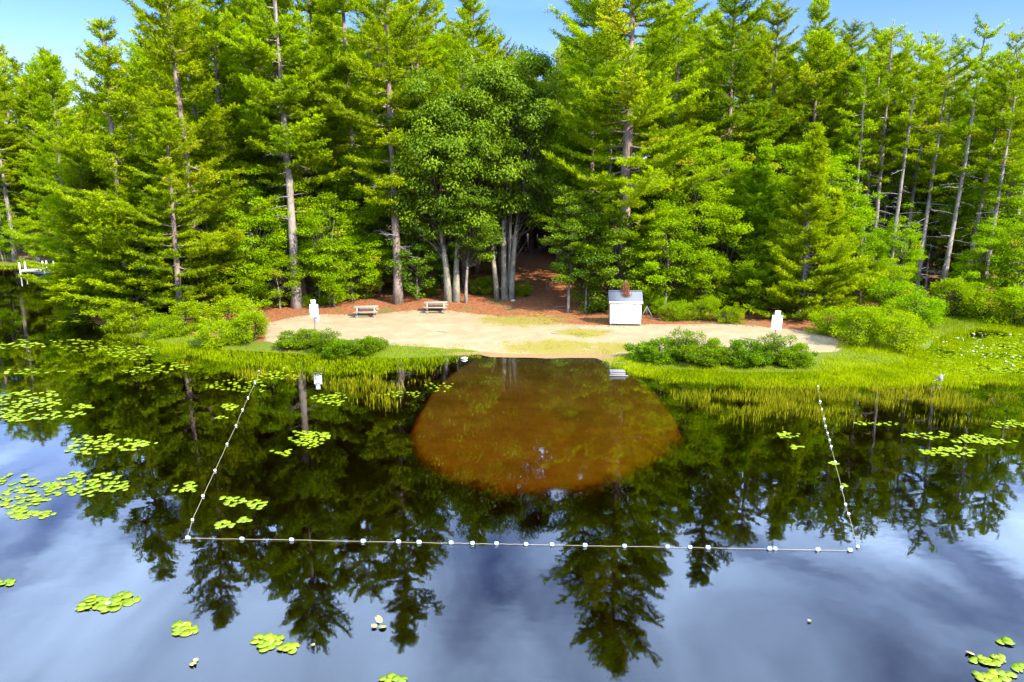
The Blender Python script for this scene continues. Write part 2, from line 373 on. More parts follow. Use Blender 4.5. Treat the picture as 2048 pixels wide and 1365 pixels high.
p = N('ShaderNodeBsdfPrincipled'); p.inputs['Roughness'].default_value = 0.95; p.inputs['Specular IOR Level'].default_value = 0.1; Lk(c, p.inputs['Base Color'])
bsum = N('ShaderNodeMath', operation='ADD'); Lk(n2, bsum.inputs[0]); Lk(n3, bsum.inputs[1])
bp = N('ShaderNodeBump'); bp.inputs['Strength'].default_value = 0.6; bp.inputs['Distance'].default_value = 0.06; Lk(bsum.outputs[0], bp.inputs['Height']); Lk(bp.outputs[0], p.inputs['Normal'])
Lk(p.outputs[0], out.inputs[0]); M_GROUND = m
gme = mesh_tri('ground', np.column_stack([GP, GZ]), np.vstack([np.column_stack([A_, B_, C_]), np.column_stack([A_, C_, D_])]), None, True, [M_GROUND])
def attr(nm, v):
    a = gme.attributes.new(nm, 'FLOAT', 'POINT'); a.data.foreach_set('value', v.astype(np.float32))
S_shore = sdist(GP, SHORE)
attr('sand', np.maximum(sstep(-1.1, 1.1, sdist(GP, SAND)), sstep(.5, 1.5, S_shore) * (1 - sstep(6, 11, S_shore)) * (GP[:, 0] < -50) * .7))
lw = np.zeros(len(GP))
for a, b, ra, rb in LAWN:
    c0 = gp(a, b, .4); rx = ra / F * (c0[1] + 2); ry = abs(gp(a, b - rb, .4)[1] - c0[1])
    lw = np.maximum(lw, np.clip(1.15 - 0.75 * np.sqrt(((GP[:, 0] - c0[0]) / rx) ** 2 + ((GP[:, 1] - c0[1]) / ry) ** 2), 0, 1))
attr('lawn', lw * .8)
attr('marsh', np.maximum(np.maximum(sstep(-.8, .6, sdist(GP, MARSH)), sstep(-.8, .6, sdist(GP, MARSH2))), ((GP[:, 0] < -52) & (S_shore < 2.5) & (S_shore > -3)) * 1.0))
attr('wet', (1 - sstep(0.3, 1.5, S_shore)) * (S_shore > -.8) * sstep(-1, .5, sdist(GP, SAND)))
S_pool = sdist(GP, POOL)
attr('muck', sstep(0.1, 0.9, -S_shore) * (1 - .9 * sstep(-.6, .8, S_pool)))
attr('pool', sstep(-1.0, 1.5, S_pool) * sstep(-.2, .3, -S_shore))
tag(ob('ground', gme), 'pale sand beach, orange needle litter and forest floor', kind='structure')

# water: a closed body of tea-coloured water with a calm rippled surface
m, N, Lk, out = mat('lake_water')
tcn = N('ShaderNodeTexCoord'); mpn = N('ShaderNodeMapping'); mpn.inputs['Scale'].default_value = (0.55, 1.0, 1.0); Lk(tcn.outputs['Object'], mpn.inputs[0])
def ncol(scale, detail, amp):
    n_ = N('ShaderNodeTexNoise'); n_.inputs['Scale'].default_value = scale; n_.inputs['Detail'].default_value = detail; Lk(mpn.outputs[0], n_.inputs['Vector'])
    v_ = N('ShaderNodeVectorMath', operation='SUBTRACT'); Lk(n_.outputs[1], v_.inputs[0]); v_.inputs[1].default_value = (.5, .5, .5)
    w_ = N('ShaderNodeVectorMath', operation='MULTIPLY'); Lk(v_.outputs[0], w_.inputs[0]); w_.inputs[1].default_value = (amp, amp, 0); return w_.outputs[0]
big = mrange(N, Lk, noise(N, Lk, tcn.outputs['Object'], 0.11, 2), 0.4, 0.65, 0.35, 1.0)
va_ = N('ShaderNodeVectorMath', operation='ADD'); Lk(ncol(1.0, 2, .020), va_.inputs[0]); Lk(ncol(5.0, 1, .013), va_.inputs[1])
vb_ = N('ShaderNodeVectorMath', operation='SCALE'); Lk(va_.outputs[0], vb_.inputs[0]); Lk(big, vb_.inputs['Scale'])
vc_ = N('ShaderNodeVectorMath', operation='ADD'); Lk(vb_.outputs[0], vc_.inputs[0]); vc_.inputs[1].default_value = (0, 0, 1)
bp = N('ShaderNodeVectorMath', operation='NORMALIZE'); Lk(vc_.outputs[0], bp.inputs[0])
fr = N('ShaderNodeFresnel'); fr.inputs['IOR'].default_value = 1.72
tr = N('ShaderNodeBsdfTransparent'); tr.inputs[0].default_value = (0.97, 0.95, 0.90, 1)
gl = N('ShaderNodeBsdfGlossy'); gl.inputs['Roughness'].default_value = 0.02; Lk(bp.outputs[0], gl.inputs['Normal'])
mx = N('ShaderNodeMixShader'); Lk(fr.outputs[0], mx.inputs[0]); Lk(tr.outputs[0], mx.inputs[1]); Lk(gl.outputs[0], mx.inputs[2])
Lk(mx.outputs[0], out.inputs[0])
va = N('ShaderNodeVolumeAbsorption'); va.inputs['Color'].default_value = (0.945, 0.70, 0.02, 1); va.inputs['Density'].default_value = 2.5
Lk(va.outputs[0], out.inputs[1]); M_WATER = m
g = Geo(); g.box((0, 20, -4.0), (1000, 260, 8.0))
tag(ob('lake_water', g.mesh('lake_water', [M_WATER])), 'calm dark tea-coloured lake water reflecting the pines', kind='structure')

# ---------------------------------------------------------------- tree builders
def trunk_geo(H, r0, curve, k=9, flare=0.5, n=14, top=0.03, seed=0):
    g = Geo(); t = np.linspace(0, 1, n) ** 1.15
    P = np.stack([curve(u) for u in t]); P[0, 2] -= 0.35
    R = r0 * ((1 - t) ** 0.85) + top; R[0] *= 1 + flare; R[1] *= 1 + flare * .25
    g.tube(P, R, k)
    V = g.V[0]; g.V[0] = V + np.column_stack([(vnoise(V[:, 2] * 3 + V[:, 0] * 9, V[:, 1] * 9, .4, seed) - .5) * .12 * r0 / .3, (vnoise(V[:, 0] * 9, V[:, 2] * 3, .4, seed + 3) - .5) * .12 * r0 / .3, np.zeros(len(V))])
    return g
def pine(name, seed, H, r0, cb, rad, shape='edge', dens=1.0, lean=(0, 0), dead=14, m_leaf=None, step=0.75, up=0.0, bark=None):
    """white pine: whorls of level limbs that carry flat plumes of needles; returns (part, mesh) pairs"""
    global RNG
    RNG = np.random.default_rng(seed); R = RNG
    w1, w2 = R.uniform(-.25, .25, 2); ph = R.uniform(0, 6)
    def curve(u):
        return np.array([lean[0] * u ** 1.3 + w1 * math.sin(u * 5 + ph) * u, lean[1] * u ** 1.3 + w2 * math.cos(u * 4 + ph) * u, H * u])
    tg = trunk_geo(H, r0, curve, seed=seed)
    lg, fg = Geo(), Geo()
    z = cb * H; lob = R.uniform(0, 6.28, 3)
    while z < H * .99:
        u = (z / H - cb) / (1 - cb)
        nb = int(R.integers(4, 7)) if shape != 'slim' else int(R.integers(3, 6))
        a0 = R.uniform(0, 6.28)
        for i in range(nb):
            if R.random() < (0.12 if shape in ('open', 'cone') else 0.22): continue
            az = a0 + i * 6.283 / nb + R.normal(0, .22)
            if shape == 'cone': L = rad * (1 - u) ** .9 * (.75 + .25 * sstep(0, .1, u))
            elif shape == 'open': L = rad * (1 - u) ** .52 * (.6 + .4 * sstep(0, .18, u))
            elif shape == 'slim': L = rad * max((1 - u) ** .42, .30) * (.45 + .55 * sstep(0, .35, u))
            else: L = rad * max((1 - u) ** .45, .22) * (.65 + .35 * sstep(0, .25, u))
            L *= R.uniform(.62, 1.15) * (1 + .22 * math.sin(az * 2 + lob[0] + z * .35) + .14 * math.sin(az + lob[1] + z * .8))
            L = max(L, .35)
            e = math.radians(-2 + up + 40 * u ** 1.8 + R.normal(0, 8))
            b = curve(z / H) + np.array([0, 0, R.uniform(-.2, .2)])
            dh = np.array([math.cos(az), math.sin(az), 0]); sidev = np.array([-dh[1], dh[0], 0])
            bend = R.normal(0, .12)
            def bp_(s): return b + dh * (L * s * math.cos(e)) + sidev * (bend * L * s * s) + np.array([0, 0, L * s * math.sin(e) + .20 * L * s * s - .06 * L * math.sin(s * 3.14)])
            ss = np.linspace(0, 1, 5)
            lg.tube(np.stack([bp_(s) for s in ss]), (.014 + .013 * L) * (1 - ss) + .008, 4, cap=False)
            s0 = .22 if L > 2.2 else .10
            if shape == 'slim': s0 += .1
            nt = int((4 + L * 3.2) * dens)
            P, D = [], []
            for j in range(nt):
                s = s0 + (1 - s0) * (j + R.random()) / nt
                sg = 1 if j % 2 else -1
                ang = sg * math.radians(R.uniform(32, 72)) * (1 - .4 * (s > .9))
                d = dh * math.cos(ang) + sidev * math.sin(ang) + np.array([0, 0, R.uniform(-.10, .16) + .4 * math.sin(e)])
                d = d / np.linalg.norm(d)
                tl = min((.34 + .36 * L * (1.05 - s * .8)) * R.uniform(.6, 1.1), 1.7)
                m_ = max(2, int(tl / .14))
                q = bp_(s) + d * tl * (np.arange(m_)[:, None] + .6) / m_ + np.array([0, 0, .10 * tl]) * (((np.arange(m_) + 1) / m_) ** 2)[:, None]
                P.append(q); D.append(np.repeat(d[None], m_, 0))
                if tl > .7: lg.tube(np.stack([bp_(s), q[-1]]), [.012, .005], 3, cap=False)
            m_ = int(L * (1 - s0) / .15) + 1
            q = np.stack([bp_(s) for s in np.linspace(s0, 1, m_)]); P.append(q); D.append(np.repeat(dh[None] * math.cos(e) + np.array([[0, 0, math.sin(e) + .2]]), m_, 0))
            P = np.vstack(P); D = nrm(np.vstack(D)); kb = 7
            P = np.repeat(P, kb, 0) + R.normal(0, .07, (len(P) * kb, 3)); D = np.repeat(D, kb, 0)
            nb_ = len(P)
            D = D * .6 + R.normal(0, .5, (nb_, 3)) + np.array([0, 0, .30])
            bt = np.clip(R.normal(.5, .2), 0, 1); 
            if R.random() < .015: bt = 1.0
            fg.tris(P, D, R.uniform(.16, .30, nb_), R.uniform(.07, .115, nb_), np.clip(bt + R.normal(0, .12, nb_), 0, 1 if bt > .9 else .92))
        z += step * R.uniform(.7, 1.45) * (1 - .3 * u) * (1.22 if shape != 'cone' else 1)
    # crown leader
    q = np.repeat(np.stack([curve(1 - .02 * i) for i in range(6)]), 14, 0)
    fg.tris(q + R.normal(0, .06, q.shape), R.normal(0, .6, q.shape) + [0, 0, .7], R.uniform(.2, .35, len(q)), .07, .5)
    dg = Geo()
    for i in range(dead):
        zz = H * R.uniform(min(.10, cb * .5), max(cb * 1.05, .3)); az = R.uniform(0, 6.28); L = R.uniform(.5, 2.4) * (1.0 if cb > .25 else .6)
        b = curve(zz / H); dh = np.array([math.cos(az), math.sin(az), 0]); dz = R.uniform(-.25, .35)
        pts = np.stack([b + dh * L * s + np.array([0, 0, dz * L * s - .12 * L * s * s]) + R.normal(0, .04, 3) * s for s in (0, .35, .7, 1)])
        dg.tube(pts, [.035, .026, .016, .006], 4, cap=False)
        for k in range(int(L * 2.5)):
            s = R.uniform(.3, .95); o_ = b + dh * L * s + np.array([0, 0, dz * L * s - .12 * L * s * s]); d = dh + R.normal(0, .7, 3); d /= np.linalg.norm(d)
            dg.tube(np.stack([o_, o_ + d * R.uniform(.2, .7) * L * .4]), [.012, .004], 3, cap=False)
    parts = [('trunk', tg.mesh(name + '_trunk', [bark or M_BARK], True)), ('limbs', lg.mesh(name + '_limbs', [bark or M_BARK], True)), ('crown', fg.mesh(name + '_crown', [m_leaf or M_PINE]))]
    if dead: parts.append(('dead_limbs', dg.mesh(name + '_dead', [M_DEAD])))
    return parts
def broad(name, seed, stems, crown, ncl, nleaf, leaf, m_leaf, bark, clr=(.7, 1.1), droop=0.0, flat=.55, shell=.45, base=0.0):
    """broadleaf tree or shrub: stems = [(dx, dy, height, r0, lean x, lean y)], crown = (cx, cy, cz, rx, ry, rz)"""
    global RNG
    RNG = np.random.default_rng(seed); R = RNG
    parts = []; curves = []
    for i, (dx, dy, h, r0, lx, ly) in enumerate(stems):
        ph = R.uniform(0, 6); wv = .05 * h ** .8
        def curve(u, dx=dx, dy=dy, h=h, lx=lx, ly=ly, ph=ph, wv=wv):
            return np.array([dx + lx * u ** 1.2 + wv * math.sin(u * 4.5 + ph) * u, dy + ly * u ** 1.2 + wv * math.cos(u * 4 + ph) * u, h * u])
        curves.append((curve, h, r0))
        parts.append(('trunk', trunk_geo(h, r0, curve, 8, .35, 10, .015, seed + i).mesh(name + '_trunk', [bark], True)))
    lg, fg = Geo(), Geo(); cx_, cy_, cz, rx, ry, rz = crown
    for i in range(ncl):
        v = R.normal(size=3); v /= np.linalg.norm(v); rr = (shell + (1 - shell) * R.random()) ** .6
        wob = 1 + .18 * math.sin(v[0] * 5 + seed) + .15 * math.sin(v[2] * 7 + v[1] * 4 + seed)
        c = np.array([cx_, cy_, cz]) + v * np.array([rx, ry, rz]) * rr * wob
        if c[2] < base + .1: c[2] = base + .1 + R.random() * .3
        r = R.uniform(*clr)
        cur, h, r0 = curves[int(np.argmin([np.linalg.norm(k[0](.7)[:2] - c[:2]) + R.uniform(0, .8) for k in curves]))]
        u0 = np.clip((c[2] / h) * R.uniform(.45, .75), .12, .9); b = cur(u0)
        mid = b * .45 + c * .55 + np.array([0, 0, -.08 * np.linalg.norm(c - b)]) + R.normal(0, .12, 3) * r
        lg.tube(np.stack([b, mid, c]), [max(.012, r0 * .28 * (1 - u0) + .012), .018 * r + .008, .006], 4, cap=False)
        n = int(nleaf * r * r * R.uniform(.7, 1.2))
        w = nrm(R.normal(size=(n, 3))) * (R.random((n, 1)) ** .45); w[:, 2] *= flat
        out_ = nrm(w + v * .5)
        Pp = c + w * r
        Nn = np.array([0, -.1, .6]) + out_ * .7 + R.normal(0, .4, (n, 3))
        Dd = out_ * np.array([1, 1, .3]) + R.normal(0, .45, (n, 3)) + np.array([0, 0, -droop])
        bt = np.clip(R.normal(.5, .2), 0, .92)
        if R.random() < .02: bt = 1.0
        fg.leaves(Pp, Nn, Dd, leaf * R.uniform(.7, 1.25, n), leaf * R.uniform(.45, .75, n), np.clip(bt + R.normal(0, .14, n), 0, 1 if bt > .9 else .92))
    parts += [('limbs', lg.mesh(name + '_limbs', [M_TWIG])), ('crown', fg.mesh(name + '_crown', [m_leaf]))]
    return parts

def plant(kindname, parts, loc, label, cat, group=None, rz=0.0, sc=1.0, leaf=None):
    o = empty(kindname, loc, rz, sc); tag(o, label, cat, group)
    for pn, me in parts:
        ch = ob(pn, me, o)
        if pn == 'dead_limbs': ch['kind'] = 'stuff'
        if leaf is not None and pn == 'crown':
            ch.material_slots[0].link = 'OBJECT'; ch.material_slots[0].material = leaf
    return o
def onground(px, y, sink=0.0):
    x = xat(px, y, .7); z = hz(x, y); return (x, y, z - sink)

# pine kinds
BIGPINE = pine('big_pine', 11, 32, .46, .16, 7.4, 'open', 1.05, (.5, 0), 10, step=.72)
EDGE = [pine('edge_pine', 21, 27, .36, .10, 5.6, 'open', 1.0, (-1.0, 0), 10, step=.78),
        pine('edge_pine', 22, 21.5, .30, .12, 5.2, 'open', .95, (.4, .2), 12, step=.78),
        pine('edge_pine', 23, 23, .32, .14, 5.0, 'edge', .95, (-.3, .2), 14, step=.8)]
SLIM = [pine('slim_pine', 31, 25, .22, .50, 3.1, 'slim', .8, (.5, 0), 26, step=.8, bark=M_BARKG),
        pine('slim_pine', 32, 24, .20, .58, 2.8, 'slim', .8, (-.3, .1), 30, step=.75, bark=M_BARKG),
        pine('slim_pine', 33, 26, .24, .44, 3.4, 'slim', .8, (.2, 0), 24, step=.85, bark=M_BARKG)]
TALL = [pine('tall_pine', 41, 31, .34, .40, 4.6, 'edge', 1.1, (0, 0), 30, step=.95, bark=M_BARKG),
        pine('tall_pine', 42, 30, .33, .34, 4.8, 'edge', 1.1, (-2.0, .3), 26, step=.9),
        pine('tall_pine', 43, 28, .30, .30, 4.6, 'edge', .95, (.3, 0), 22, step=.85)]
CONE = [pine('young_pine', 51, 14.2, .20, .03, 4.2, 'cone', 1.15, (0, 0), 0, step=.52, up=6),
        pine('young_pine', 52, 12, .17, .04, 3.3, 'cone', 1.1, (.1, 0), 0, step=.5, up=4)]
# broadleaf kinds
OAK2 = broad('oak', 61, [(-.35, 0, 15, .27, -1.2, 0), (.25, 0, 15.5, .26, 1.0, .2)], (-.3, 0, 11.2, 4.9, 4.2, 6.6), 190, 250, .23, M_OAK_SHADE, M_BARKO, (.6, 1.15), .7, .75, .3)
OAK3 = broad('oak', 62, [(-.75, .1, 17, .22, -1.6, 0), (-.1, -.15, 18, .26, -.2, .2), (.45, 0, 17.5, .24, 1.7, 0), (.15, .3, 17, .18, .9, .6)], (.3, 0, 13.6, 5.0, 4.4, 7.0), 200, 250, .23, M_OAK_SHADE, M_BARKO, (.6, 1.15), .7, .75, .3)
MAPLE = [broad('maple', 71, [(0, 0, 6.0, .09, .3, 0)], (0, 0, 4.4, 2.7, 2.5, 3.8), 85, 330, .17, M_MAPLE, M_BARKG, (.5, .85), .1, .45),
         broad('maple', 72, [(0, 0, 7.4, .11, -.3, 0), (.3, .1, 6.2, .08, .7, 0)], (.1, 0, 5.6, 2.9, 2.6, 4.6), 100, 320, .17, M_MAPLE, M_BARKG, (.5, .9), .1, .45),
         broad('maple', 73, [(0, 0, 4.6, .08, .2, .1)], (0, 0, 3.2, 2.3, 2.1, 2.9), 66, 330, .16, M_MAPLE, M_BARKG, (.45, .8), .1, .42),
         broad('maple', 74, [(0, 0, 10.2, .13, .4, 0)], (.2, 0, 8.0, 2.6, 2.4, 5.0), 100, 300, .18, M_MAPLE, M_BARKG, (.55, .9), .15, .45)]
LAUREL = [broad('shrub', 81, [(-.4, 0, .9, .02, -.3, 0), (.1, .1, 1.1, .02, .1, 0), (.5, 0, .9, .02, .3, 0), (0, -.3, .8, .02, 0, -.2)], (0, 0, .55, 1.35, 1.05, .75), 70, 1700, .10, M_LAUREL, M_TWIG, (.22, .42), -.3, .7, .5),
          broad('shrub', 82, [(-.5, 0, .8, .02, -.3, 0), (.0, .1, .9, .02, .2, 0), (.5, 0, 1.0, .02, .3, 0)], (0, 0, .5, 1.5, 1.0, .65), 72, 1700, .10, M_LAUREL, M_TWIG, (.22, .40), -.4, .7, .5),
          broad('shrub', 83, [(-.2, 0, 1.3, .02, -.2, 0), (.2, .1, 1.5, .02, .2, 0)], (0, 0, .75, 1.0, .9, .95), 66, 1700, .08, M_LAUREL, M_TWIG, (.20, .38), -.5, .8, .45)]
BUSH = [broad('bush', 91, [(-.5, 0, 1.2, .025, -.4, 0), (.1, .1, 1.5, .025, .1, 0), (.6, 0, 1.2, .025, .4, 0)], (0, 0, .85, 1.8, 1.4, 1.05), 85, 620, .11, M_BUSH, M_TWIG, (.28, .5), -.2, .7, .5),
        broad('bush', 92, [(-.3, 0, 1.8, .025, -.3, 0), (.3, .1, 2.1, .025, .3, 0), (0, -.3, 1.6, .02, 0, -.3)], (0, 0, 1.1, 1.5, 1.3, 1.25), 85, 620, .11, M_BUSH, M_TWIG, (.26, .48), -.3, .8, .5)]

# ---------------------------------------------------------------- single trees that stand out
T = plant
T('pine_tree', BIGPINE, onground(1240, 57.5), 'huge full-crowned white pine rising directly behind the white shed', 'pine', rz=.4)
T('pine_tree', EDGE[0], onground(408, 56.8), 'tall pine with bare lower trunk behind the bright bushes left of the beach', 'pine')
T('pine_tree', EDGE[1], onground(262, 55.0), 'yellow-tipped pine with ragged top at the left edge of the front pines', 'pine', rz=1.0)
T('pine_tree', EDGE[2], onground(362, 53.0), 'low leaning pine with pale thin trunk at the water on the left bank', 'pine', rz=2.2, sc=(.72, .72, .66)).rotation_euler = (0, -.10, 2.2)
T('pine_tree', EDGE[2], onground(150, 64), 'wide pine overhanging the inlet at far left', 'pine', rz=4.0, sc=(.82, .82, .90))
T('pine_tree', EDGE[1], onground(205, 57), 'short bushy pine hanging low over the water on the left bank', 'pine', rz=3.0, sc=(.8, .8, .66))
T('pine_tree', TALL[0], onground(593, 59.0), 'tall straight pine with pale grey trunk and dead stubs beside the left sign', 'pine')
T('pine_tree', TALL[1], onground(604, 60.6), 'pine leaning left with its trunk crossing behind the pale straight pine', 'pine', rz=0)
T('pine_tree', TALL[2], onground(796, 60.0), 'pine with reddish trunk standing between the two picnic tables', 'pine', sc=1.1, rz=2.0)
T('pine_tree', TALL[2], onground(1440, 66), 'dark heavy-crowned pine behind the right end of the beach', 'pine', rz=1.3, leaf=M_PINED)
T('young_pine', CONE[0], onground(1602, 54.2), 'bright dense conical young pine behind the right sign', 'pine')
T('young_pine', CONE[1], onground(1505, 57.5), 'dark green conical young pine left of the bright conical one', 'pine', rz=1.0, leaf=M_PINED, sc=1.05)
T('oak_tree', OAK2, onground(906, 60.5), 'oak with two mossy trunks joined at the base behind the right picnic table', 'oak', sc=1.05)
T('oak_tree', OAK3, onground(1012, 61.5), 'oak with a clump of diverging trunks beside the woodland path', 'oak')
T('slender_tree', MAPLE[3], onground(932, 60.2), 'thin straight grey-trunked tree between the two oak clumps', 'tree', sc=.95, leaf=M_OAK_SHADE)
T('slender_tree', MAPLE[3], onground(1136, 56.6), 'thin pale trunk leaning right at the edge of the path', 'tree', sc=.8, rz=1.0, leaf=M_OAK_SHADE).rotation_euler = (0, .07, 1.0)
T('slender_tree', MAPLE[0], onground(1172, 57.0), 'short thin trunk in shade just left of the shed', 'tree', rz=2.0, leaf=M_OAK_SHADE)

# right-hand stand of slim pines; the ones in front single out
for i, (px, y, k, s, ln, lab) in enumerate([
    (1690, 63.0, 1, .93, .02, 'leftmost slim pale-trunked pine of the stand right of the young conical pine'),
    (1712, 66.0, 0, .98, .01, 'slim pine with bare trunk just right of the leftmost one in the right stand'),
    (1738, 64.5, 2, .96, -.01, 'slim straight pine third from the left in the right stand'),
    (1772, 62.0, 1, .95, .03, 'slim pine with many dead side limbs in the middle of the right stand'),
    (1800, 66.5, 0, .92, .02, 'thin pine standing close behind the many-limbed dead-branched pine at right'),
    (1830, 63.5, 2, .88, .04, 'slim pine with a yellowish crown in the middle of the right stand'),
    (1880, 62.0, 0, .97, .10, 'stout dark-trunked pine leaning right above the lily marsh'),
    (1925, 63.0, 1, 1.0, .11, 'tall pine leaning right beside the stout dark-trunked leaning pine'),
    (1962, 61.0, 2, .82, .05, 'slim pine near the right edge with low green side shoots'),
    (2005, 65.0, 0, .95, .06, 'slim pine close to the right edge of the picture'),
    (2040, 62.5, 1, .95, .05, 'rightmost slim pine cut by the picture edge')]):
    o = T('slim_pine', SLIM[k], onground(px, y), lab, 'pine', 'slim pines of the right stand', rz=0, sc=s * .93); o.rotation_euler = (0, ln, i * 1.3)
    o.rotation_euler = (Matrix.Rotation(ln * .55, 4, 'Y') @ Matrix.Rotation(i * 1.3, 4, 'Z')).to_euler()
for px, y, k, s, lab, lf in [
    (470, 63, 2, .92, 'dark pine filling the gap right of the tall left pine', None), (525, 66, 0, .96, 'pale-stemmed pine behind the left edge of the leaning pine', None),
    (655, 66, 2, 1.0, 'pine behind the bright maple near the left sign', None), (715, 67, 0, .98, 'bare-stemmed pine left of the reddish-trunked pine', None),
    (865, 69, 1, .95, 'pine whose top rises over the left oak', None), (955, 73, 2, .95, 'pine with pointed top left of the sky gap', None), (1000, 76, 0, .76, 'slender pine tip beside the sky gap', None),
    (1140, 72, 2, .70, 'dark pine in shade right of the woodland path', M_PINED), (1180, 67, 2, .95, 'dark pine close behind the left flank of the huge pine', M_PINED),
    (1335, 68, 2, 1.0, 'pine behind the right flank of the huge pine', None), (1520, 70, 2, .90, 'pine with swept limbs right of the dark heavy-crowned pine', None), (1600, 72, 2, .93, 'tallest pine top behind the conical young pine', None),
    (1655, 70, 0, .78, 'pine standing behind the left end of the slim stand', None)]:
    T('pine_tree', TALL[k], onground(px, y), lab, 'pine', None, rz=px * .37, sc=s, leaf=lf)

# understorey
for px, y, k, s, lab, lf in [
    (668, 59.5, 1, .95, 'bright maple spreading right of the pale straight pine', None), (600, 61.8, 3, .9, 'light green maple behind the pale straight pine', None),
    (505, 58.0, 1, 1.0, 'bright green maple left of the sign above the beach corner', None), (455, 59.5, 3, .95, 'tall green sapling close to the tall left pine', None),
    (545, 60.5, 0, 1.0, 'leafy sapling in front of the leaning pine', None), (735, 62.5, 0, .95, 'maple sapling at the left of the reddish-trunked pine', None),
    (835, 61.2, 2, .95, 'low leafy sapling right of the reddish-trunked pine', M_OAK_SHADE),
    (1332, 56.0, 0, 1.05, 'bright maple right of the shed', None), (1290, 57.2, 2, 1.1, 'yellow-green sapling leaning over the shed roof', None), (1225, 56.4, 0, .95, 'sapling shading the left half of the shed roof', M_OAK_SHADE),
    (1390, 58.0, 1, 1.0, 'tall bright maple between the shed and the conical pines', None), (1445, 57.8, 0, 1.1, 'green maple left of the dark conical pine', None), (1375, 60.5, 3, 1.05, 'slim maple rising behind the bright shed-side maple', None),
    (1480, 60.5, 3, .95, 'tall sapling behind the dark conical pine', None), (1555, 60.5, 1, 1.0, 'maple hidden between the two conical pines', M_OAK_SHADE),
    (1775, 58.5, 2, .7, 'low sapling under the slim pines at the marsh edge', None), (1960, 57.5, 0, .85, 'leafy sapling under the rightmost pines', None), (2030, 56.5, 1, .9, 'leafy sapling cut by the right picture edge', None),
    (1990, 63.0, 3, 1.0, 'bright tall sapling among the rightmost slim pines', None), (1850, 67.0, 3, .95, 'yellow-green sapling deep between the slim pines', None), (1720, 61.5, 1, .8, 'sapling at the foot of the leftmost slim pines', None),
    (640, 63.0, 3, 1.0, 'tall maple right of the leaning pine', None), (760, 64.5, 3, 1.05, 'tall maple behind the reddish-trunked pine', None), (560, 63.5, 3, 1.05, 'tall maple left behind the pale straight pine', None), (495, 62.5, 3, 1.0, 'tall green maple behind the beach-corner maple', None), (1420, 62.5, 3, 1.1, 'tall maple behind the maple left of the dark conical pine', None), (1535, 63.5, 3, 1.1, 'tall maple rising behind the gap of the conical pines', None), (1640, 61.5, 3, 1.0, 'tall maple right behind the bright conical pine', None),
    (560, 58.6, 2, .8, 'low sapling left of the pale straight trunk', None), (640, 60.2, 0, .9, 'leafy sapling just right of the pale straight trunk', None), (705, 60.8, 2, .95, 'low sapling at the right end of the bright maple', None), (470, 57.6, 2, .9, 'low sapling behind the waterside bushes left of the beach', None), (1500, 56.0, 2, .8, 'low sapling in front of the dark conical pine', None), (1410, 56.4, 2, .85, 'low maple sapling behind the sand midway from shed to sign', None),
    (330, 59.0, 3, .9, 'sapling behind the low leaning pine on the left bank', M_OAK_SHADE), (220, 59.5, 1, .8, 'leafy sapling under the left bank pines', M_OAK_SHADE), (290, 55.5, 2, .8, 'low sapling at the water on the left bank', None)]:
    T('sapling', MAPLE[k], onground(px, y), lab, 'tree', None, rz=px * .7, sc=s, leaf=lf)
for px, y, k, sc_, lab in [(300, 55.0, 0, (1.25, 1.25, .85), 'bright low pine with long limbs near the water on the left bank'), (212, 57.5, 1, (1.4, 1.4, .95), 'low pine reaching over the inlet left of the bright low pine'),
                           (196, 60.5, 0, (1.0, 1.0, .9), 'leftmost low pine drooping over the inlet'), (430, 57.0, 1, (1.1, 1.1, .8), 'young pine beside the bare trunk of the tall left pine'), (1650, 58.0, 1, (1.0, 1.0, .8), 'young pine just right of the bright conical one')]:
    T('young_pine', CONE[k], onground(px, y), lab, 'pine', None, rz=px * .3, sc=sc_)
for px, y, k, s, lab in [(1700, 70, 3, 1.1, 'sapling between the leftmost slim trunks'), (1760, 69, 3, 1.25, 'tall sapling behind the many-limbed slim pine'), (1815, 71, 3, 1.2, 'tall sapling right of the many-limbed slim pine'), (1905, 69, 3, 1.3, 'tall sapling between the two leaning pines'),
                         (1945, 66, 1, 1.0, 'sapling right of the two leaning pines'), (2025, 68, 3, 1.2, 'tall sapling behind the rightmost slim pine'), (1790, 62.5, 1, .75, 'sapling at the foot of the many-limbed slim pine'), (1665, 64, 3, 1.1, 'sapling between the conical pine and the slim stand')]:
    T('sapling', MAPLE[k], onground(px, y), lab, 'tree', None, rz=px * .7, sc=s)
for i, (px, y, lab) in enumerate([(1698, 68, 'thin pale trunk second from left behind the front of the slim stand'), (1722, 69.5, 'thin pale trunk in the tight cluster left of the third slim pine'), (1731, 71, 'thinnest pale trunk of the tight cluster in the slim stand'),
                                  (1752, 68.5, 'thin pale trunk just right of the third slim pine'), (1760, 72, 'thin trunk half hidden left of the many-limbed slim pine'), (1815, 69, 'thin straight trunk between the many-limbed and the yellowish slim pines'), (1850, 70, 'thin trunk left of the stout leaning pine'), (1945, 68, 'thin trunk between the tall leaning pine and the right edge')]):
    T('slim_pine', SLIM[i % 3], onground(px, y), lab, 'pine', 'thin trunks of the right stand', rz=i * 2.1, sc=(.72, .72, .90))
R = np.random.default_rng(5)
for i in range(34):          # shaded saplings deep in the wood, which nothing tells apart
    px = R.uniform(430, 1000) if i < 17 else R.uniform(1100, 2040); y = R.uniform(65, 78)
    T('wood_sapling', MAPLE[int(R.integers(0, 4))], onground(px, y), 'leafy sapling in the shade deep inside the wood', 'tree', 'shaded saplings deep in the wood', rz=R.uniform(0, 6), sc=R.uniform(.7, 1.05), leaf=M_OAK_SHADE if i % 2 else None)  # every other maple gets the darker leaf, shade put into its colour

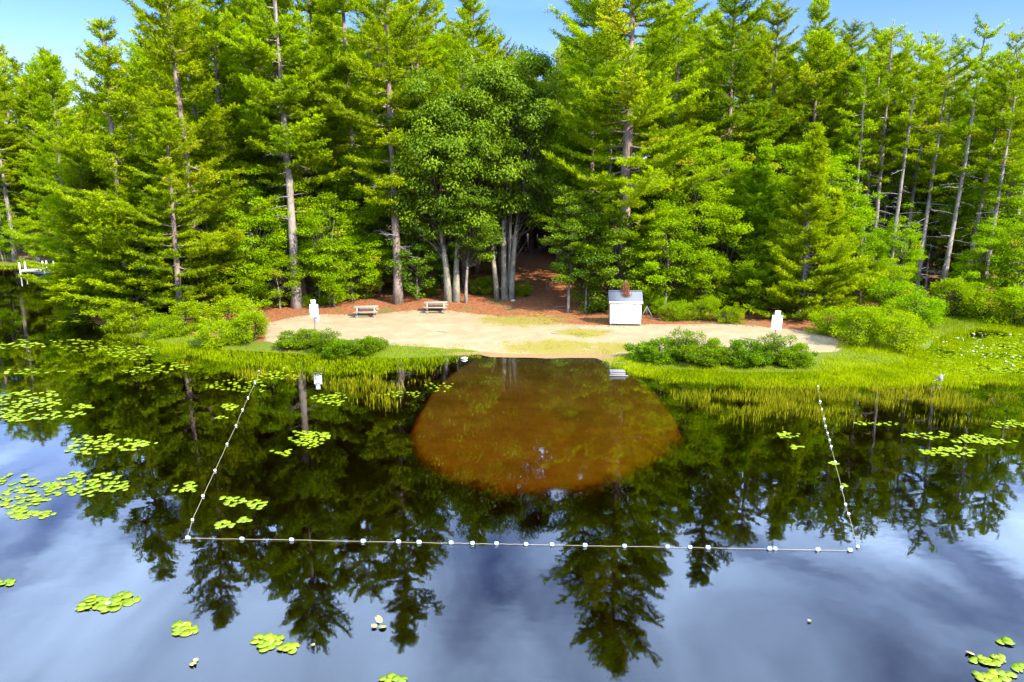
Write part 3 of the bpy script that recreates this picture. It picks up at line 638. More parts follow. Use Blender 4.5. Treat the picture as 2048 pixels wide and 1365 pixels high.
# the wood behind: pines in rows, the path corridor kept open
def skyline(px):
    xs = [-400, 0, 90, 150, 200, 240, 330, 380, 700, 900, 1010, 1060, 1100, 1130, 1400, 1520, 1600, 1700, 1800, 1900, 2060, 2500]
    ys = [150, 150, 150, 150, 190, 120, 70, -40, -60, -10, 70, 150, 150, 20, -40, 50, 50, 95, 110, 120, 110, 110]
    return np.interp(px, xs, ys)
placed = [(o.location.x, o.location.y) for o in bpy.data.objects if o.type == 'EMPTY' and ('pine' in o.name)]
cnt = 0
for tries in range(6000):
    y = R.uniform(66, 104); px = R.uniform(-60, 2120); x = xat(px, y, 2)
    if px < 190 and y < 99: continue
    if 1015 < px < 1105 and y < 86: continue
    if min((x - a) ** 2 + (y - b) ** 2 for a, b in placed) < (3.6 if y < 85 else 4.4) ** 2: continue
    z = hz(x, y)
    if z < .3: continue
    el = math.atan((682 - skyline(px) - R.uniform(-10, 60)) / F) - PITCH
    hmax = CH + math.tan(el) * y - z
    kinds = (SLIM + TALL) if px > 1640 else (TALL + EDGE[2:] if R.random() < .75 else SLIM)
    kd = kinds[int(R.integers(0, len(kinds)))]; h0 = {SLIM[0][0][1].name: 25}.get(kd[0][1].name, None)
    h0 = max(v.co.z for v in kd[0][1].vertices)
    s = min(hmax / h0, 1.08) * R.uniform(.93, 1.0)
    zone = ('left of the reddish-trunked pine' if px < 780 else 'behind the oaks' if px < 1130 else 'behind the huge pine' if px < 1650 else 'behind the slim right stand') if y < 99 or px > 190 else 'on the far bank of the inlet'
    T('wood_pine', kd, (x, y, z), 'background pine in the crowded wood ' + zone, 'pine', 'background pines ' + zone, rz=R.uniform(0, 6), sc=(s * 1.05, s * 1.05, s))
    placed.append((x, y)); cnt += 1
    if cnt >= 150: break
for px, y, k, s in [(1030, 88, 1, .8), (1062, 87, 2, .85), (1095, 88.5, 1, .8), (1048, 92, 2, 1.0), (1080, 93, 1, 1.0), (1010, 90, 2, .9), (1115, 91, 2, .9)]:
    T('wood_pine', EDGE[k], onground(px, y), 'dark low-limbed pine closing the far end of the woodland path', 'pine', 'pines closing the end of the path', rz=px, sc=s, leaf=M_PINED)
for i in range(46):
    px = R.uniform(200, 2080); y = R.uniform(82, 100)
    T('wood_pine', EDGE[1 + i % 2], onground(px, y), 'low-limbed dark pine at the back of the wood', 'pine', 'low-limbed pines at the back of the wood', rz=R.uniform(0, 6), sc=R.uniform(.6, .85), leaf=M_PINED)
for px, y, k, s in [(30, 97, 0, .82), (95, 100, 2, .85), (-40, 98, 1, .85), (135, 98, 2, .78), (60, 104, 1, .9), (0, 108, 2, .95), (110, 106, 0, .85), (-20, 103, 0, .8), (45, 111, 2, .9), (165, 104, 1, .9), (20, 116, 1, 1.0), (80, 117, 2, 1.0), (140, 114, 0, .95)]:
    T('wood_pine', TALL[k], onground(px, y), 'pine standing on the far bank of the inlet beyond the dock', 'pine', 'pines on the far bank beyond the dock', rz=px * .2, sc=s)
for px, y, k, s in [(10, 97.5, 1, .9), (70, 96.5, 2, 1.0), (120, 97, 0, 1.0), (150, 93, 1, .9), (165, 88, 0, .8)]:
    T('bank_sapling', MAPLE[k], onground(px, y), 'leafy sapling on the far bank of the inlet beyond the dock', 'tree', 'saplings on the far bank beyond the dock', rz=px, sc=s)

# ---------------------------------------------------------------- shrubs along the shore
for px, py, k, sx_, sz_, lab in [
    (598, 692, 0, 1.05, .72, 'leftmost round glossy shrub in front of the left sign'), (652, 700, 2, 1.05, .72, 'tallest glossy shrub right of the left sign post'),
    (682, 712, 1, 1.0, .75, 'low glossy shrub at the front of the left shrub row'), (738, 706, 1, .82, .75, 'rightmost small shrub of the left row'),
    (1312, 722, 1, .95, .95, 'leftmost low shrub of the right shore row'), (1366, 722, 2, 1.15, 1.05, 'tallest shrub of the right shore row'), (1425, 726, 1, .95, .95, 'shrub with a bare twig in the middle of the right shore row'),
    (1492, 726, 0, 1.05, .95, 'shrub left of the right sign post'), (1548, 726, 2, 1.15, .95, 'shrub directly in front of the right sign post'), (1592, 730, 1, .85, .85, 'rightmost dark shrub of the right shore row')]:
    T('shrub', LAUREL[k], gpt(px, py), lab, 'shrub', 'glossy shrubs along the shore', rz=px * .9, sc=(sx_, sx_, sz_))
for px, py, k, s_, lab in [
    (385, 664, 1, .95, 'bright bush at the foot of the low leaning pine'), (440, 690, 0, .9, 'broad yellow-green bush at the waterside left of the beach'), (500, 684, 1, .9, 'bright bush at the left corner of the beach'),
    (340, 672, 0, .8, 'low bush at the water under the leaning pine'), (470, 660, 1, 1.0, 'bush behind the waterside bush left of the beach'), (262, 660, 0, 1.0, 'shaded bush on the left bank below the bushy pine'),
    (1660, 668, 0, .95, 'bush under the conical young pine right of the sign'), (1712, 690, 1, 1.1, 'bright upright bush at the right tip of the beach'), (1750, 672, 0, 1.1, 'wide bush behind the bright upright bush at right'), (1806, 700, 1, 1.0, 'rightmost bright bush in the marsh grass'),
    (1830, 645, 0, 1.2, 'dark bush at the wood edge behind the marsh'), (1900, 632, 1, 1.3, 'bush under the stout leaning pine'), (1975, 640, 0, 1.3, 'bush at the wood edge near the right picture edge'), (2040, 650, 1, 1.2, 'bush cut by the right picture edge'), (1770, 628, 1, 1.2, 'bush in shade at the foot of the slim pines'),
    (1350, 640, 0, .75, 'leafy bush at the back of the sand right of the shed'), (1410, 640, 1, .7, 'bush behind the sand left of the conical pines'), (1462, 645, 0, .65, 'low bush below the dark conical pine'), (1310, 630, 1, .6, 'bush behind the wooden tripod by the shed'),
    (1040, 592, 0, .6, 'low plants at the foot of the oak clump by the path'), (970, 590, 1, .7, 'low plants between the two oak clumps'), (610, 612, 0, .55, 'low plants at the foot of the pale straight pine'), (855, 590, 0, .6, 'low plants left of the two-trunked oak'), (700, 590, 1, .7, 'low plants under the bright maple')]:
    T('bush', BUSH[k], gpt(px, py), lab, 'bush', None, rz=px * 1.7, sc=s_, leaf=M_MAPLE if py < 660 else None)

# ---------------------------------------------------------------- grass and reeds: uncountable, one object for each bed
def scatter(pg, n, seed, z=0.0, extra=None):
    R = np.random.default_rng(seed); pg = np.asarray(pg); lo, hi = pg.min(0), pg.max(0)
    P = R.uniform(lo, hi, (n, 2)); d = sdist(P, pg) + 1.3 * (vnoise(P[:, 0], P[:, 1], 1.6, seed) - .55) + .6 * (vnoise(P[:, 0], P[:, 1], .5, seed + 1) - .5); k = (d > 0) & (R.random(n) < np.clip(.25 + d / 1.2, 0, 1))
    return P[k], d[k], R
def grassbed(name, label, P, h, wd, mt, R, lean=.25, tint=None, zmin=0.0, cat='grass'):
    n = len(P); z = np.maximum(height(P), zmin) - .02
    a = R.uniform(0, 6.283, n); hh = h * R.uniform(.6, 1.25, n) * (.6 + .8 * vnoise(P[:, 0], P[:, 1], 1.1, 14))
    ln = np.abs(R.normal(0, lean, n)) * hh; l = R.uniform(0, 6.283, n)
    b = np.column_stack([P, z]); s = np.column_stack([np.cos(a), np.sin(a), np.zeros(n)]) * (wd * R.uniform(.6, 1.3, n) / 2)[:, None]
    tip = b + np.column_stack([np.cos(l) * ln, np.sin(l) * ln, hh]); midp = b + np.column_stack([np.cos(l) * ln * .3, np.sin(l) * ln * .3, hh * .55])
    V = np.stack([b - s, b + s, midp + s * .8, midp - s * .8, tip], 1).reshape(-1, 3); i = np.arange(n)[:, None] * 5
    Tt = np.concatenate([i + np.array([[0, 1, 2]]), i + np.array([[0, 2, 3]]), i + np.array([[3, 2, 4]])], 0)
    tt = np.clip((vnoise(P[:, 0], P[:, 1], 2.3, 4) * .7 + .5 * vnoise(P[:, 0], P[:, 1], .6, 5) + R.normal(-.1, .2, n)) if tint is None else tint, 0, .92)
    tag(ob(name, mesh_tri(name, V, Tt, np.repeat(tt, 5), False, [mt])), label, cat, kind='stuff')
# short lush grass on the two banks
gl_ = poly([(190, 652), (300, 664), (470, 693), (560, 700), (770, 692), (960, 702), (975, 714), (900, 732), (820, 748), (640, 752), (480, 735), (330, 705), (200, 672)])
P, d, R = scatter(gl_, 52000, 1); grassbed('marsh_grass', 'bright short marsh grass along the left shore', P, .14, .028, M_GRASS, R)
gr_ = poly([(1200, 722), (1265, 712), (1330, 728), (1560, 736), (1640, 726), (1690, 700), (1780, 700), (1850, 690), (1880, 720), (1960, 740), (2080, 745), (2080, 770), (1800, 778), (1500, 776), (1330, 765), (1240, 748)])
P, d, R = scatter(gr_, 80000, 2); grassbed('marsh_grass', 'bright short marsh grass along the right shore', P, .15, .028, M_GRASS, R)
gb_ = poly([(1640, 668), (1720, 640), (1860, 634), (2080, 634), (2080, 660), (1960, 664), (1880, 680), (1800, 712), (1690, 712)])
P, d, R = scatter(gb_, 36000, 3); grassbed('marsh_grass', 'marsh grass below the wood edge at right', P, .20, .035, M_GRASS, R)
gm_ = poly([(1850, 672), (1960, 655), (2085, 655), (2085, 748), (1960, 742), (1880, 722)])
P, d, R = scatter(gm_, 40000, 6); k = vnoise(P[:, 0], P[:, 1] * .5, 1.2, 8) > .38; grassbed('marsh_grass', 'short grass showing between the lily pads of the right marsh', P[k], .15, .035, M_GRASS, R)
fb_ = np.array([(-140, 94.5), (-92, 92), (-64, 89), (-56, 89), (-57, 93), (-64, 95), (-92, 98), (-140, 100)])
P, d, R = scatter(fb_, 12000, 4); grassbed('marsh_grass', 'green and tawny grass strip on the far bank of the inlet', P, .28, .05, M_GRASS, R)
# emergent reeds, thinning towards open water
def reeds(name, label, pg, n, seed, fade, h, holes=.42):
    P, d, R = scatter(pg, n, seed)
    k = (R.random(len(P)) < np.clip((d / fade) ** 1.3, .02, 1)) & (vnoise(P[:, 0], P[:, 1] , 1.3, seed) + .35 * vnoise(P[:, 0], P[:, 1], .4, seed) + .25 * np.clip(d / fade, 0, 1) > holes + .25) & (sdist(P, POOL) < -.2)
    grassbed(name, label, P[k], h, .024, M_REED, R, .16, zmin=0.0, cat='reeds')
reeds('reeds', 'yellow-olive reeds standing in the shallow water at right',
      poly([(1225, 742), (1330, 756), (1500, 758), (1800, 758), (2080, 752), (2080, 850), (1960, 862), (1850, 850), (1720, 858), (1640, 862), (1540, 872), (1440, 860), (1360, 830), (1290, 785)]), 60000, 11, 5.5, .27, .48)
reeds('reeds', 'yellow-olive reeds standing in the shallow water left of the sand bottom',
      poly([(330, 705), (480, 725), (640, 740), (830, 738), (950, 716), (960, 730), (900, 770), (860, 800), (820, 838), (740, 830), (650, 800), (560, 778), (450, 765), (360, 735)]), 34000, 12, 4.0, .25, .40)
# dry lawn tufts on the beach
Pl = []
for a, b, ra, rb in LAWN:
    c0 = gp(a, b, .4); rx = ra / F * (c0[1] + 2); ry = abs(gp(a, b - rb, .4)[1] - c0[1])
    R = np.random.default_rng(int(a)); q = R.normal(0, .5, (3200, 2)) * [rx, ry] + c0[:2]
    Pl.append(q[vnoise(q[:, 0], q[:, 1], .8, 3) > .5])
Pl = np.vstack(Pl); Pl = Pl[sdist(Pl, SHORE) > .8]
grassbed('dry_lawn', 'thin yellow grass on the middle of the sand', Pl, .07, .03, M_LAWN, np.random.default_rng(8), .5)
# needle and leaf litter, twigs on the forest floor
R = np.random.default_rng(9); n = 9000
P = np.column_stack([R.uniform(-26, 34, n), R.uniform(50.5, 76, n)]); k = (sdist(P, SAND) < .6) & (sdist(P, SHORE) > 2) & (P[:, 0] < 26); P = P[k]; n = len(P)
g = Geo(); RNG = R; z = height(P) + .02
g.tris(np.column_stack([P, z]), np.column_stack([R.normal(size=(n, 2)), R.normal(0, .15, n)]), R.uniform(.08, .4, n), R.uniform(.02, .08, n), R.random(n))
tag(ob('needle_litter', g.mesh('needle_litter', [M_RUST])), 'orange pine needle and twig litter under the trees', 'litter', kind='stuff')

# ---------------------------------------------------------------- lily pads
def pad_mesh(nm, seed, curl, mt):
    R = np.random.default_rng(seed); k = 13
    a = np.linspace(.22, 6.06, k); r = .5 * (1 + R.normal(0, .03, k)); V = [[0.06, 0, 0]]
    for i in range(k): V.append([r[i] * math.cos(a[i]) * .97, r[i] * math.sin(a[i]) * .86, curl * (.5 + .5 * math.sin(a[i] * 1.0 + seed)) + R.normal(0, .008)])
    V = np.array(V); Tt = [(0, i, i + 1) for i in range(1, k)]
    Vb = V - [0, 0, .02]; b = len(V); T2 = [(b, b + i + 1, b + i) for i in range(1, k)]
    ring = list(range(0, k + 1)); 
    for i in range(k + 1):
        j = (i + 1) % (k + 1); T2 += [(j, i, b + i), (j, b + i, b + j)]
    return mesh_tri(nm, np.vstack([V, Vb]), Tt + T2, np.full(2 * b, R.random() * .9), False, [mt])
PADS = [pad_mesh('lily_pad', i, (.0, .02, .05, .10)[i % 4], M_PAD) for i in range(6)]; PADY = [pad_mesh('pale_lily_pad', 20 + i, (.1, .3)[i % 2], M_PADY) for i in range(3)]
CL = [  # cx, cy, rx, ry, count, pad size, label
    (196, 1210, 34, 14, 34, .29, 'round green lily pad in the raft with a white bloom at lower left'), (247, 1200, 20, 11, 14, .28, 'round green lily pad in the raft with a white bloom at lower left'),
    (370, 1261, 20, 11, 18, .28, 'green lily pad in the small raft right of the white-bloomed raft'), (534, 1286, 25, 14, 24, .28, 'green lily pad in the raft near the bottom left of centre'),
    (577, 1297, 15, 7, 9, .26, 'green lily pad in the little clump right of the bottom left raft'), (14, 1166, 18, 5, 6, .26, 'lily pad in the small clump at the left picture edge'),
    (785, 1359, 20, 6, 8, .24, 'lily pad in the clump cut by the bottom picture edge'), (448, 1050, 15, 8, 9, .24, 'lily pad in the clump just above the left rope corner'),
    (487, 1041, 13, 5, 6, .22, 'lily pad in the tiny clump beside the one above the rope corner'), (466, 1003, 24, 10, 16, .22, 'lily pad in the left of two paired clumps inside the swim area'),
    (513, 1009, 23, 9, 14, .22, 'lily pad in the right of two paired clumps inside the swim area'), (371, 976, 26, 11, 15, .23, 'lily pad in the clump just left of the left rope'),
    (145, 973, 48, 24, 46, .24, 'lily pad in the broad raft over the dark pine reflection at left'), (215, 968, 44, 20, 40, .24, 'lily pad in the broad raft over the dark pine reflection at left'),
    (45, 985, 55, 36, 60, .26, 'pale sunlit lily pad in the raft at the left edge'), (60, 1031, 44, 10, 20, .26, 'pale sunlit lily pad in the raft at the left edge'),
    (1985, 1355, 36, 11, 24, .28, 'lily pad in the raft cut by the bottom right edge'), (1978, 1322, 30, 8, 11, .24, 'lily pad scattered above the bottom right raft'), (2005, 1284, 12, 5, 6, .27, 'lily pad in the topmost clump at bottom right'), (2040, 1336, 8, 5, 3, .24, 'lily pad at the right edge above the bottom raft'),
    (205, 890, 80, 20, 66, .24, ''), (290, 890, 30, 6, 12, .22, ''), (617, 878, 42, 17, 62, .20, ''), (565, 905, 18, 8, 10, .20, ''), (60, 800, 70, 20, 70, .28, ''), (20, 832, 60, 14, 45, .28, ''), (165, 815, 28, 6, 14, .26, ''), (110, 830, 50, 10, 24, .26, ''),
    (460, 815, 15, 6, 20, .2, ''), (660, 800, 34, 13, 46, .2, ''), (480, 772, 60, 14, 60, .2, ''), (560, 752, 40, 10, 40, .2, ''), (40, 690, 46, 9, 40, .3, ''), (60, 745, 60, 5, 16, .3, ''), (165, 690, 70, 12, 46, .28, ''), (260, 705, 60, 14, 90, .24, ''), (330, 735, 60, 8, 30, .24, ''), (160, 640, 60, 7, 40, .32, ''), (440, 836, 14, 3, 6, .2, ''), (285, 745, 50, 6, 20, .24, ''),
    (1575, 872, 22, 6, 16, .2, ''), (1590, 895, 16, 3, 6, .22, ''), (1860, 872, 50, 7, 26, .2, ''), (1900, 905, 60, 10, 40, .22, ''), (1945, 880, 40, 8, 36, .2, ''), (2020, 850, 40, 8, 26, .2, ''), (1990, 885, 36, 6, 20, .2, ''), (1760, 848, 60, 4, 14, .2, ''), (1690, 972, 4, 2, 2, .2, ''), (1667, 928, 8, 3, 4, .2, ''),
    (1960, 700, 105, 42, 380, .22, ''), (1880, 735, 60, 20, 80, .22, ''), (1990, 740, 60, 18, 120, .22, ''), (2030, 690, 40, 34, 110, .22, ''), (880, 775, 30, 10, 20, .16, ''), (800, 790, 50, 8, 30, .16, '')]
R = np.random.default_rng(31); pads = []
for ci, (a, b, ra, rb, n, sz, lab) in enumerate(CL):
    tries = 0; got = []
    while len(got) < n and tries < n * 30:
        tries += 1
        th = R.uniform(0, 6.283); q = math.sqrt(R.random()) * (1 + .18 * math.sin(3 * th + ci)) if n < 100 else abs(R.normal(0, .62)); pp = gp(a + ra * q * math.cos(th), b + rb * q * math.sin(th))
        if any((pp[0] - c[0]) ** 2 + (pp[1] - c[1]) ** 2 < (sz * (.50 if lab else .62)) ** 2 for c in got): continue
        if sdist(pp[None, :2], SHORE)[0] > -.1: continue
        got.append(pp); pads.append((pp[0], pp[1], sz * R.uniform(.75, 1.15), R.uniform(0, 6.283), lab, int(R.integers(0, 6))))
near = sorted([p for p in pads if p[4]], key=lambda p: p[1])[:300]; nearset = set(id(p) for p in near)
for p in near:
    o = ob('lily_pad', PADS[p[5]], None, (p[0], p[1], .014 + R.uniform(0, .012)), (R.normal(0, .035), R.normal(0, .035), p[3])); o.scale = (p[2],) * 3
    tag(o, p[4], 'lily pad', p[4].replace('lily pad', 'lily pads').replace(' in the ', ' of the '))
g = Geo()
for p in pads:
    if id(p) in nearset: continue
    me = PADS[p[5]]; V = np.empty(len(me.vertices) * 3, np.float32); me.vertices.foreach_get('co', V); V = V.reshape(-1, 3)[:14] * p[2]
    ca, sa = math.cos(p[3]), math.sin(p[3]); tl = R.normal(0, .06)
    V = np.column_stack([V[:, 0] * ca - V[:, 1] * sa, V[:, 0] * sa + V[:, 1] * ca, V[:, 2] + V[:, 0] * tl + .02 + R.uniform(0, .02)]) + [p[0], p[1], 0]
    g.add(V, [(0, i, i + 1) for i in range(1, 13)], np.clip(R.normal(.5, .25), 0, .92))
tag(ob('lily_pads', g.mesh('lily_pads', [M_PAD])), 'rafts of small floating lily pads farther out near the reeds and marsh', 'lily pads', kind='stuff')
for px, py, sz, lab in [(757, 1243, .22, 'yellowed curled lily leaf right of the bottom centre-left raft'), (748, 1255, .16, 'yellowed curled lily leaf lowest of the three near the bottom'), (765, 1256, .2, 'yellowed curled lily leaf rightmost of the three near the bottom'),
                        (386, 1330, .18, 'lone pale curled leaf floating near the bottom left'), (392, 1322, .12, 'small pale curled leaf touching the lone floating leaf'), (626, 1292, .1, 'tiny pale leaf right of the bottom left raft'), (1940, 1309, .2, 'yellow curled leaf left of the bottom right raft'), (368, 1250, .16, 'yellow leaf on the small raft right of the white-bloomed raft'), (1618, 1244, .1, 'tiny pale leaf alone on open water at lower right')]:
    pp = gp(px, py); o = ob('curled_leaf', PADY[int(px) % 3], None, (pp[0], pp[1], .03), (.2, R.normal(0, .3), R.uniform(0, 6))); o.scale = (sz,) * 3
    tag(o, lab, 'leaf')
# water lily flowers
def flower_geo(r):
    g = Geo()
    for ring, (k, el, l) in enumerate(((8, .35, 1), (6, .9, .8))):
        for i in range(k):
            a = i * 6.283 / k + ring * .4; d = np.array([math.cos(a) * math.cos(el), math.sin(a) * math.cos(el), math.sin(el)]) * r * l; s = np.array([-math.sin(a), math.cos(a), 0]) * r * .25
            g.add([[0, 0, .01], d * .55 + s, d, d * .55 - s], [(0, 1, 2), (0, 2, 3)])
    return g
fl = flower_geo(.075); FLOW = fl.mesh('lily_flower', [M_FLOWER])
for px, py in [(1870, 673), (1887, 685), (1893, 685), (1912, 677), (1916, 677), (1925, 678), (1927, 681), (1940, 672), (1948, 669), (1947, 676), (1943, 684), (1947, 687), (1954, 683), (1958, 681), (1961, 680), (1965, 671), (1971, 670), (1953, 694), (1947, 697), (1948, 700), (1946, 703), (1954, 705), (1947, 709), (1921, 698), (1928, 704), (1935, 705), (1923, 711), (1966, 692), (1963, 697), (1974, 696), (1982, 698), (1988, 691), (1999, 698), (2018, 688), (2040, 670), (2046, 684), (1966, 710), (1969, 715), (1973, 722), (1983, 708), (2011, 707), (2026, 715), (2040, 714), (2012, 724), (2020, 729), (2026, 732), (2004, 731), (1856, 669), (2021, 670)]:
    pp = gp(px, py + 1); o = ob('water_lily_flower', FLOW, None, (pp[0], pp[1], .03), (R.normal(0, .2), R.normal(0, .2), R.uniform(0, 6))); o.scale = (R.uniform(.8, 1.3),) * 3
    tag(o, 'white water lily bloom among the pads of the right marsh', 'flower', 'white lily blooms in the right marsh')
for px, py, s_, lab in [(216, 1210, 1.0, 'white water lily bloom on the raft at lower left'), (518, 744, 1.0, 'white bloom at the edge of the left reeds near the rope end'), (568, 738, .8, 'small white bloom in the left reeds')]:
    pp = gp(px, py); o = ob('water_lily_flower', FLOW, None, (pp[0], pp[1], .03)); o.scale = (s_,) * 3; tag(o, lab, 'flower')

# ---------------------------------------------------------------- swim ropes with floats
def lathe(prof, k=10):
    """profile of (x along axis, radius), axis X"""
    a = np.arange(k) * 2 * math.pi / k; V = [[x, r * math.cos(t), r * math.sin(t)] for x, r in prof for t in a]; Tt = []
    for i in range(len(prof) - 1):
        for j in range(k): q = (j + 1) % k; Tt += [(i * k + j, (i + 1) * k + q, i * k + q), (i * k + j, (i + 1) * k + j, (i + 1) * k + q)]
    return V, Tt
def lathe_mesh(nm, prof, mt):
    g = Geo(); g.add(*lathe(prof)); return g.mesh(nm, [mt], True)
FL_BODY = lathe_mesh('float', [(-.085, .0), (-.085, .03), (-.07, .062), (-.05, .072), (.05, .072), (.07, .062), (.085, .03), (.085, .0)], M_FLOAT)
FL_BAND = lathe_mesh('float_band', [(-.011, .03), (-.011, .070), (.011, .070), (.011, .03)], M_BLUE)
FL_STAIN = lathe_mesh('float_stain', [(-.012, .02), (-.012, .078), (.012, .078), (.012, .02)], M_ORANGE)
FL_ROUND = lathe_mesh('round_float', [(-.075, .0), (-.07, .03), (-.045, .065), (0, .082), (.045, .065), (.07, .03), (.075, .0)], M_FLOAT)
def rope(label, pts, floats, banded):
    W3 = [gp(a, b) for a, b in pts]; c0 = W3[0]
    root = empty('swim_rope', (c0[0], c0[1], 0)); tag(root, label, 'rope', 'swim ropes')
    R = np.random.default_rng(int(pts[0][0])); L = []
    for a, b in zip(W3[:-1], W3[1:]):
        for t in np.linspace(0, 1, 6)[:-1]: L.append(a + (b - a) * t)
    L.append(W3[-1]); L = np.array(L); L[:, 2] = .022 + R.normal(0, .004, len(L)); L[1:-1, :2] += R.normal(0, .005, (len(L) - 2, 2))
    g = Geo(); g.tube(L - [c0[0], c0[1], 0], np.full(len(L), .0055), 5); ob('rope', g.mesh('rope', [M_ROPE], True), root)
    yaw = math.atan2(W3[-1][1] - W3[0][1], W3[-1][0] - W3[0][0])
    for a, b in floats:
        p_ = gp(a, b); s_ = R.uniform(.66, .80)
        s_ *= 1 if banded else .85
        f = ob('float', FL_BODY if banded else FL_ROUND, root, (p_[0] - c0[0], p_[1] - c0[1], .035), (R.uniform(0, 6), 0, yaw + R.normal(0, .12))); f.scale = (s_,) * 3
        if banded:
            for sx_ in (-.066, .066): ob('band', FL_BAND, f, (sx_, 0, 0))
fy = lambda x: 1078 + (x - 376) * 25 / 1324
fx = [376, 484, 583, 726, 797, 838, 902, 945, 993, 1052, 1104, 1170, 1249, 1335, 1380, 1416, 1539, 1550, 1635, 1700]
rope('long front swim rope with white and blue floats across the water', [(366, 1082)] + [(x, fy(x)) for x in fx], [(x, fy(x)) for x in fx], True)
lf = [(385, 1042), (406, 994), (430, 943), (454, 890), (472, 853), (485, 821), (496, 797), (510, 766)]
rope('left swim rope with small white floats running to the reeds', [(374, 1078)] + lf + [(520, 745)], lf, False)
rf = [(1715, 1096), (1697, 1030), (1691, 1011), (1683, 977), (1670, 926), (1662, 895), (1659, 882), (1655, 868), (1651, 854), (1648, 840), (1643, 820), (1640, 805), (1636, 775)]
rope('right swim rope with closely spaced white floats running to the reeds', rf, rf, False)

# ---------------------------------------------------------------- beach furniture
def bx(nm, size, mt, parent, loc, rot=(0, 0, 0), bev=.008):
    g = Geo(); g.box((0, 0, 0), size, bev=bev); o = ob(nm, g.mesh(nm, [mt]), parent, loc, rot); return o
def table(px, py, rz, label):
    p_ = gpt(px, py); t = empty('picnic_table', p_, rz); tag(t, label, 'picnic table', 'picnic tables on the sand')
    for i in range(4): bx('top_plank', (1.85, .175, .05), M_TABLE, t, (0, -.285 + i * .19, .755))
    for sy in (-1, 1):
        b = empty('bench', (0, 0, 0)); b.parent = t
        for i in range(2): bx('bench_plank', (1.85, .14, .05), M_TABLE, b, (0, sy * (.60 + i * .15), .445))
    for sx_ in (-1, 1):
        bx('seat_beam', (.09, 1.60, .10), M_TABLE, t, (sx_ * .66, 0, .368)); bx('top_beam', (.09, .74, .09), M_TABLE, t, (sx_ * .66, 0, .683))
        for sy in (-1, 1): bx('leg', (.12, .14, .80), M_TABLE, t, (sx_ * .66 + .0, sy * .44, .36), (sy * .36, 0, 0))
    bx('brace', (1.2, .05, .09), M_TABLE, t, (0, 0, .42))
table(733, 633, .10, 'left weathered picnic table on the sand')
table(872, 624, .05, 'right weathered picnic table near the oaks')
def sign(px, py, top, bw, bh, hw, hh, rz, tilt, label, back):
    p_ = gpt(px, py); t = empty('sign', p_, rz); tag(t, label, 'sign'); t.rotation_euler = (0, tilt, rz); H = top - p_[2]
    g = Geo(); g.tube([(0, 0, -.3), (0, 0, H)], [.032, .032], 6); ob('post', g.mesh('sign_post', [M_STEEL], True), t, (0, .035, 0))
    bx('board', (bw, .02, bh), M_SIGN, t, (0, -.012, H - hh - bh / 2), bev=.004)
    bx('small_board', (hw, .02, hh + .06), M_SIGN, t, (-.02, -.035, H - hh / 2 - .01), bev=.004)
    if back: bx('grey_board', (.36, .02, .48), M_SIGNG, t, (.12, .085, H - hh - bh - .10), bev=.004)  # plain grey plate, low behind the main board and offset right
sign(631, 684, 3.0, .54, .86, .30, .28, .05, .01, 'tall white blank sign on a post behind the left shrubs', True)
sign(1548, 688, 2.50, .66, .93, .35, .28, -.06, .05, 'white blank sign on a post behind the right shrubs', False)

# shed
p_ = gpt(1252, 652); sh = empty('storage_shed', (p_[0], p_[1] + .85, p_[2]), -.06); tag(sh, 'small white storage shed with grey roof at the back of the sand', 'shed')
SW, SD, SH = 2.22, 1.65, 1.76
bx('base', (SW - .12, SD - .1, .16), M_DARK, sh, (0, 0, .06))
g = Geo(); hw, hd = SW / 2, SD / 2; rz_ = .62
V = [(-hw, -hd, .12), (hw, -hd, .12), (hw, hd, .12), (-hw, hd, .12), (-hw, -hd, SH), (hw, -hd, SH), (hw, hd, SH), (-hw, hd, SH), (-hw, 0, SH + rz_ - .03), (hw, 0, SH + rz_ - .03)]
g.add(V, [(0, 1, 5), (0, 5, 4), (1, 2, 6), (1, 6, 5), (2, 3, 7), (2, 7, 6), (3, 0, 4), (3, 4, 7), (4, 7, 8), (5, 9, 6), (0, 2, 1), (0, 3, 2), (4, 8, 9), (4, 9, 5), (7, 6, 9), (7, 9, 8)])
ob('wall', g.mesh('shed_wall', [M_WHITE]), sh)
dr = bx('door', (1.98, .022, 1.56), M_WHITE, sh, (0.0, -hd - .013, .93), bev=.004)
for sx_ in (-.6, .6):
    for zz in (-.66, -.06, .66): bx('hinge', (.10, .02, .06), M_HINGE, dr, (sx_, -.016, zz), bev=.004)
for sx_ in (-1, 1): bx('corner_board', (.10, .02, SH - .14), M_WHITE, sh, (sx_ * (hw - .052), -hd - .012, .12 + (SH - .14) / 2))
bx('fascia', (SW + .16, .035, .13), M_WHITE, sh, (0, -hd - .115, SH - .045))
sl = math.atan2(rz_, hd); rl = (hd + .12) / math.cos(sl)
rf_ = empty('roof', (0, 0, 0)); rf_.parent = sh
for sy in (-1, 1):
    for i in range(7):      # courses of shingle, each proud of the one below
        u = (i + .5) / 7; yy = -sy * (hd + .12) * (1 - u); zc_ = SH + rz_ * (u * (hd + .12) / hd) - rz_ * .12 / hd
        g = Geo(); g.box((0, 0, 0), (SW + .2, rl / 7 + .04, .022)); ob('shingle_course', g.mesh('shingle_course', [M_ROOF]), rf_, (0, yy, zc_ + .032 + .0), (sy * sl - sy * .06, 0, 0))
bx('ridge_cap', (SW + .2, .18, .03), M_ROOF, rf_, (0, 0, SH + rz_ + .055), bev=.01)
for sx_ in (-1, 1):
    g = Geo(); g.box((0, 0, 0), (.03, rl, .10)); ob('rake_board', g.mesh('rake_board', [M_WHITE]), sh, (sx_ * (hw + .085), -(hd + .12) / 2, SH + rz_ / 2 - .07), (sl, 0, 0))
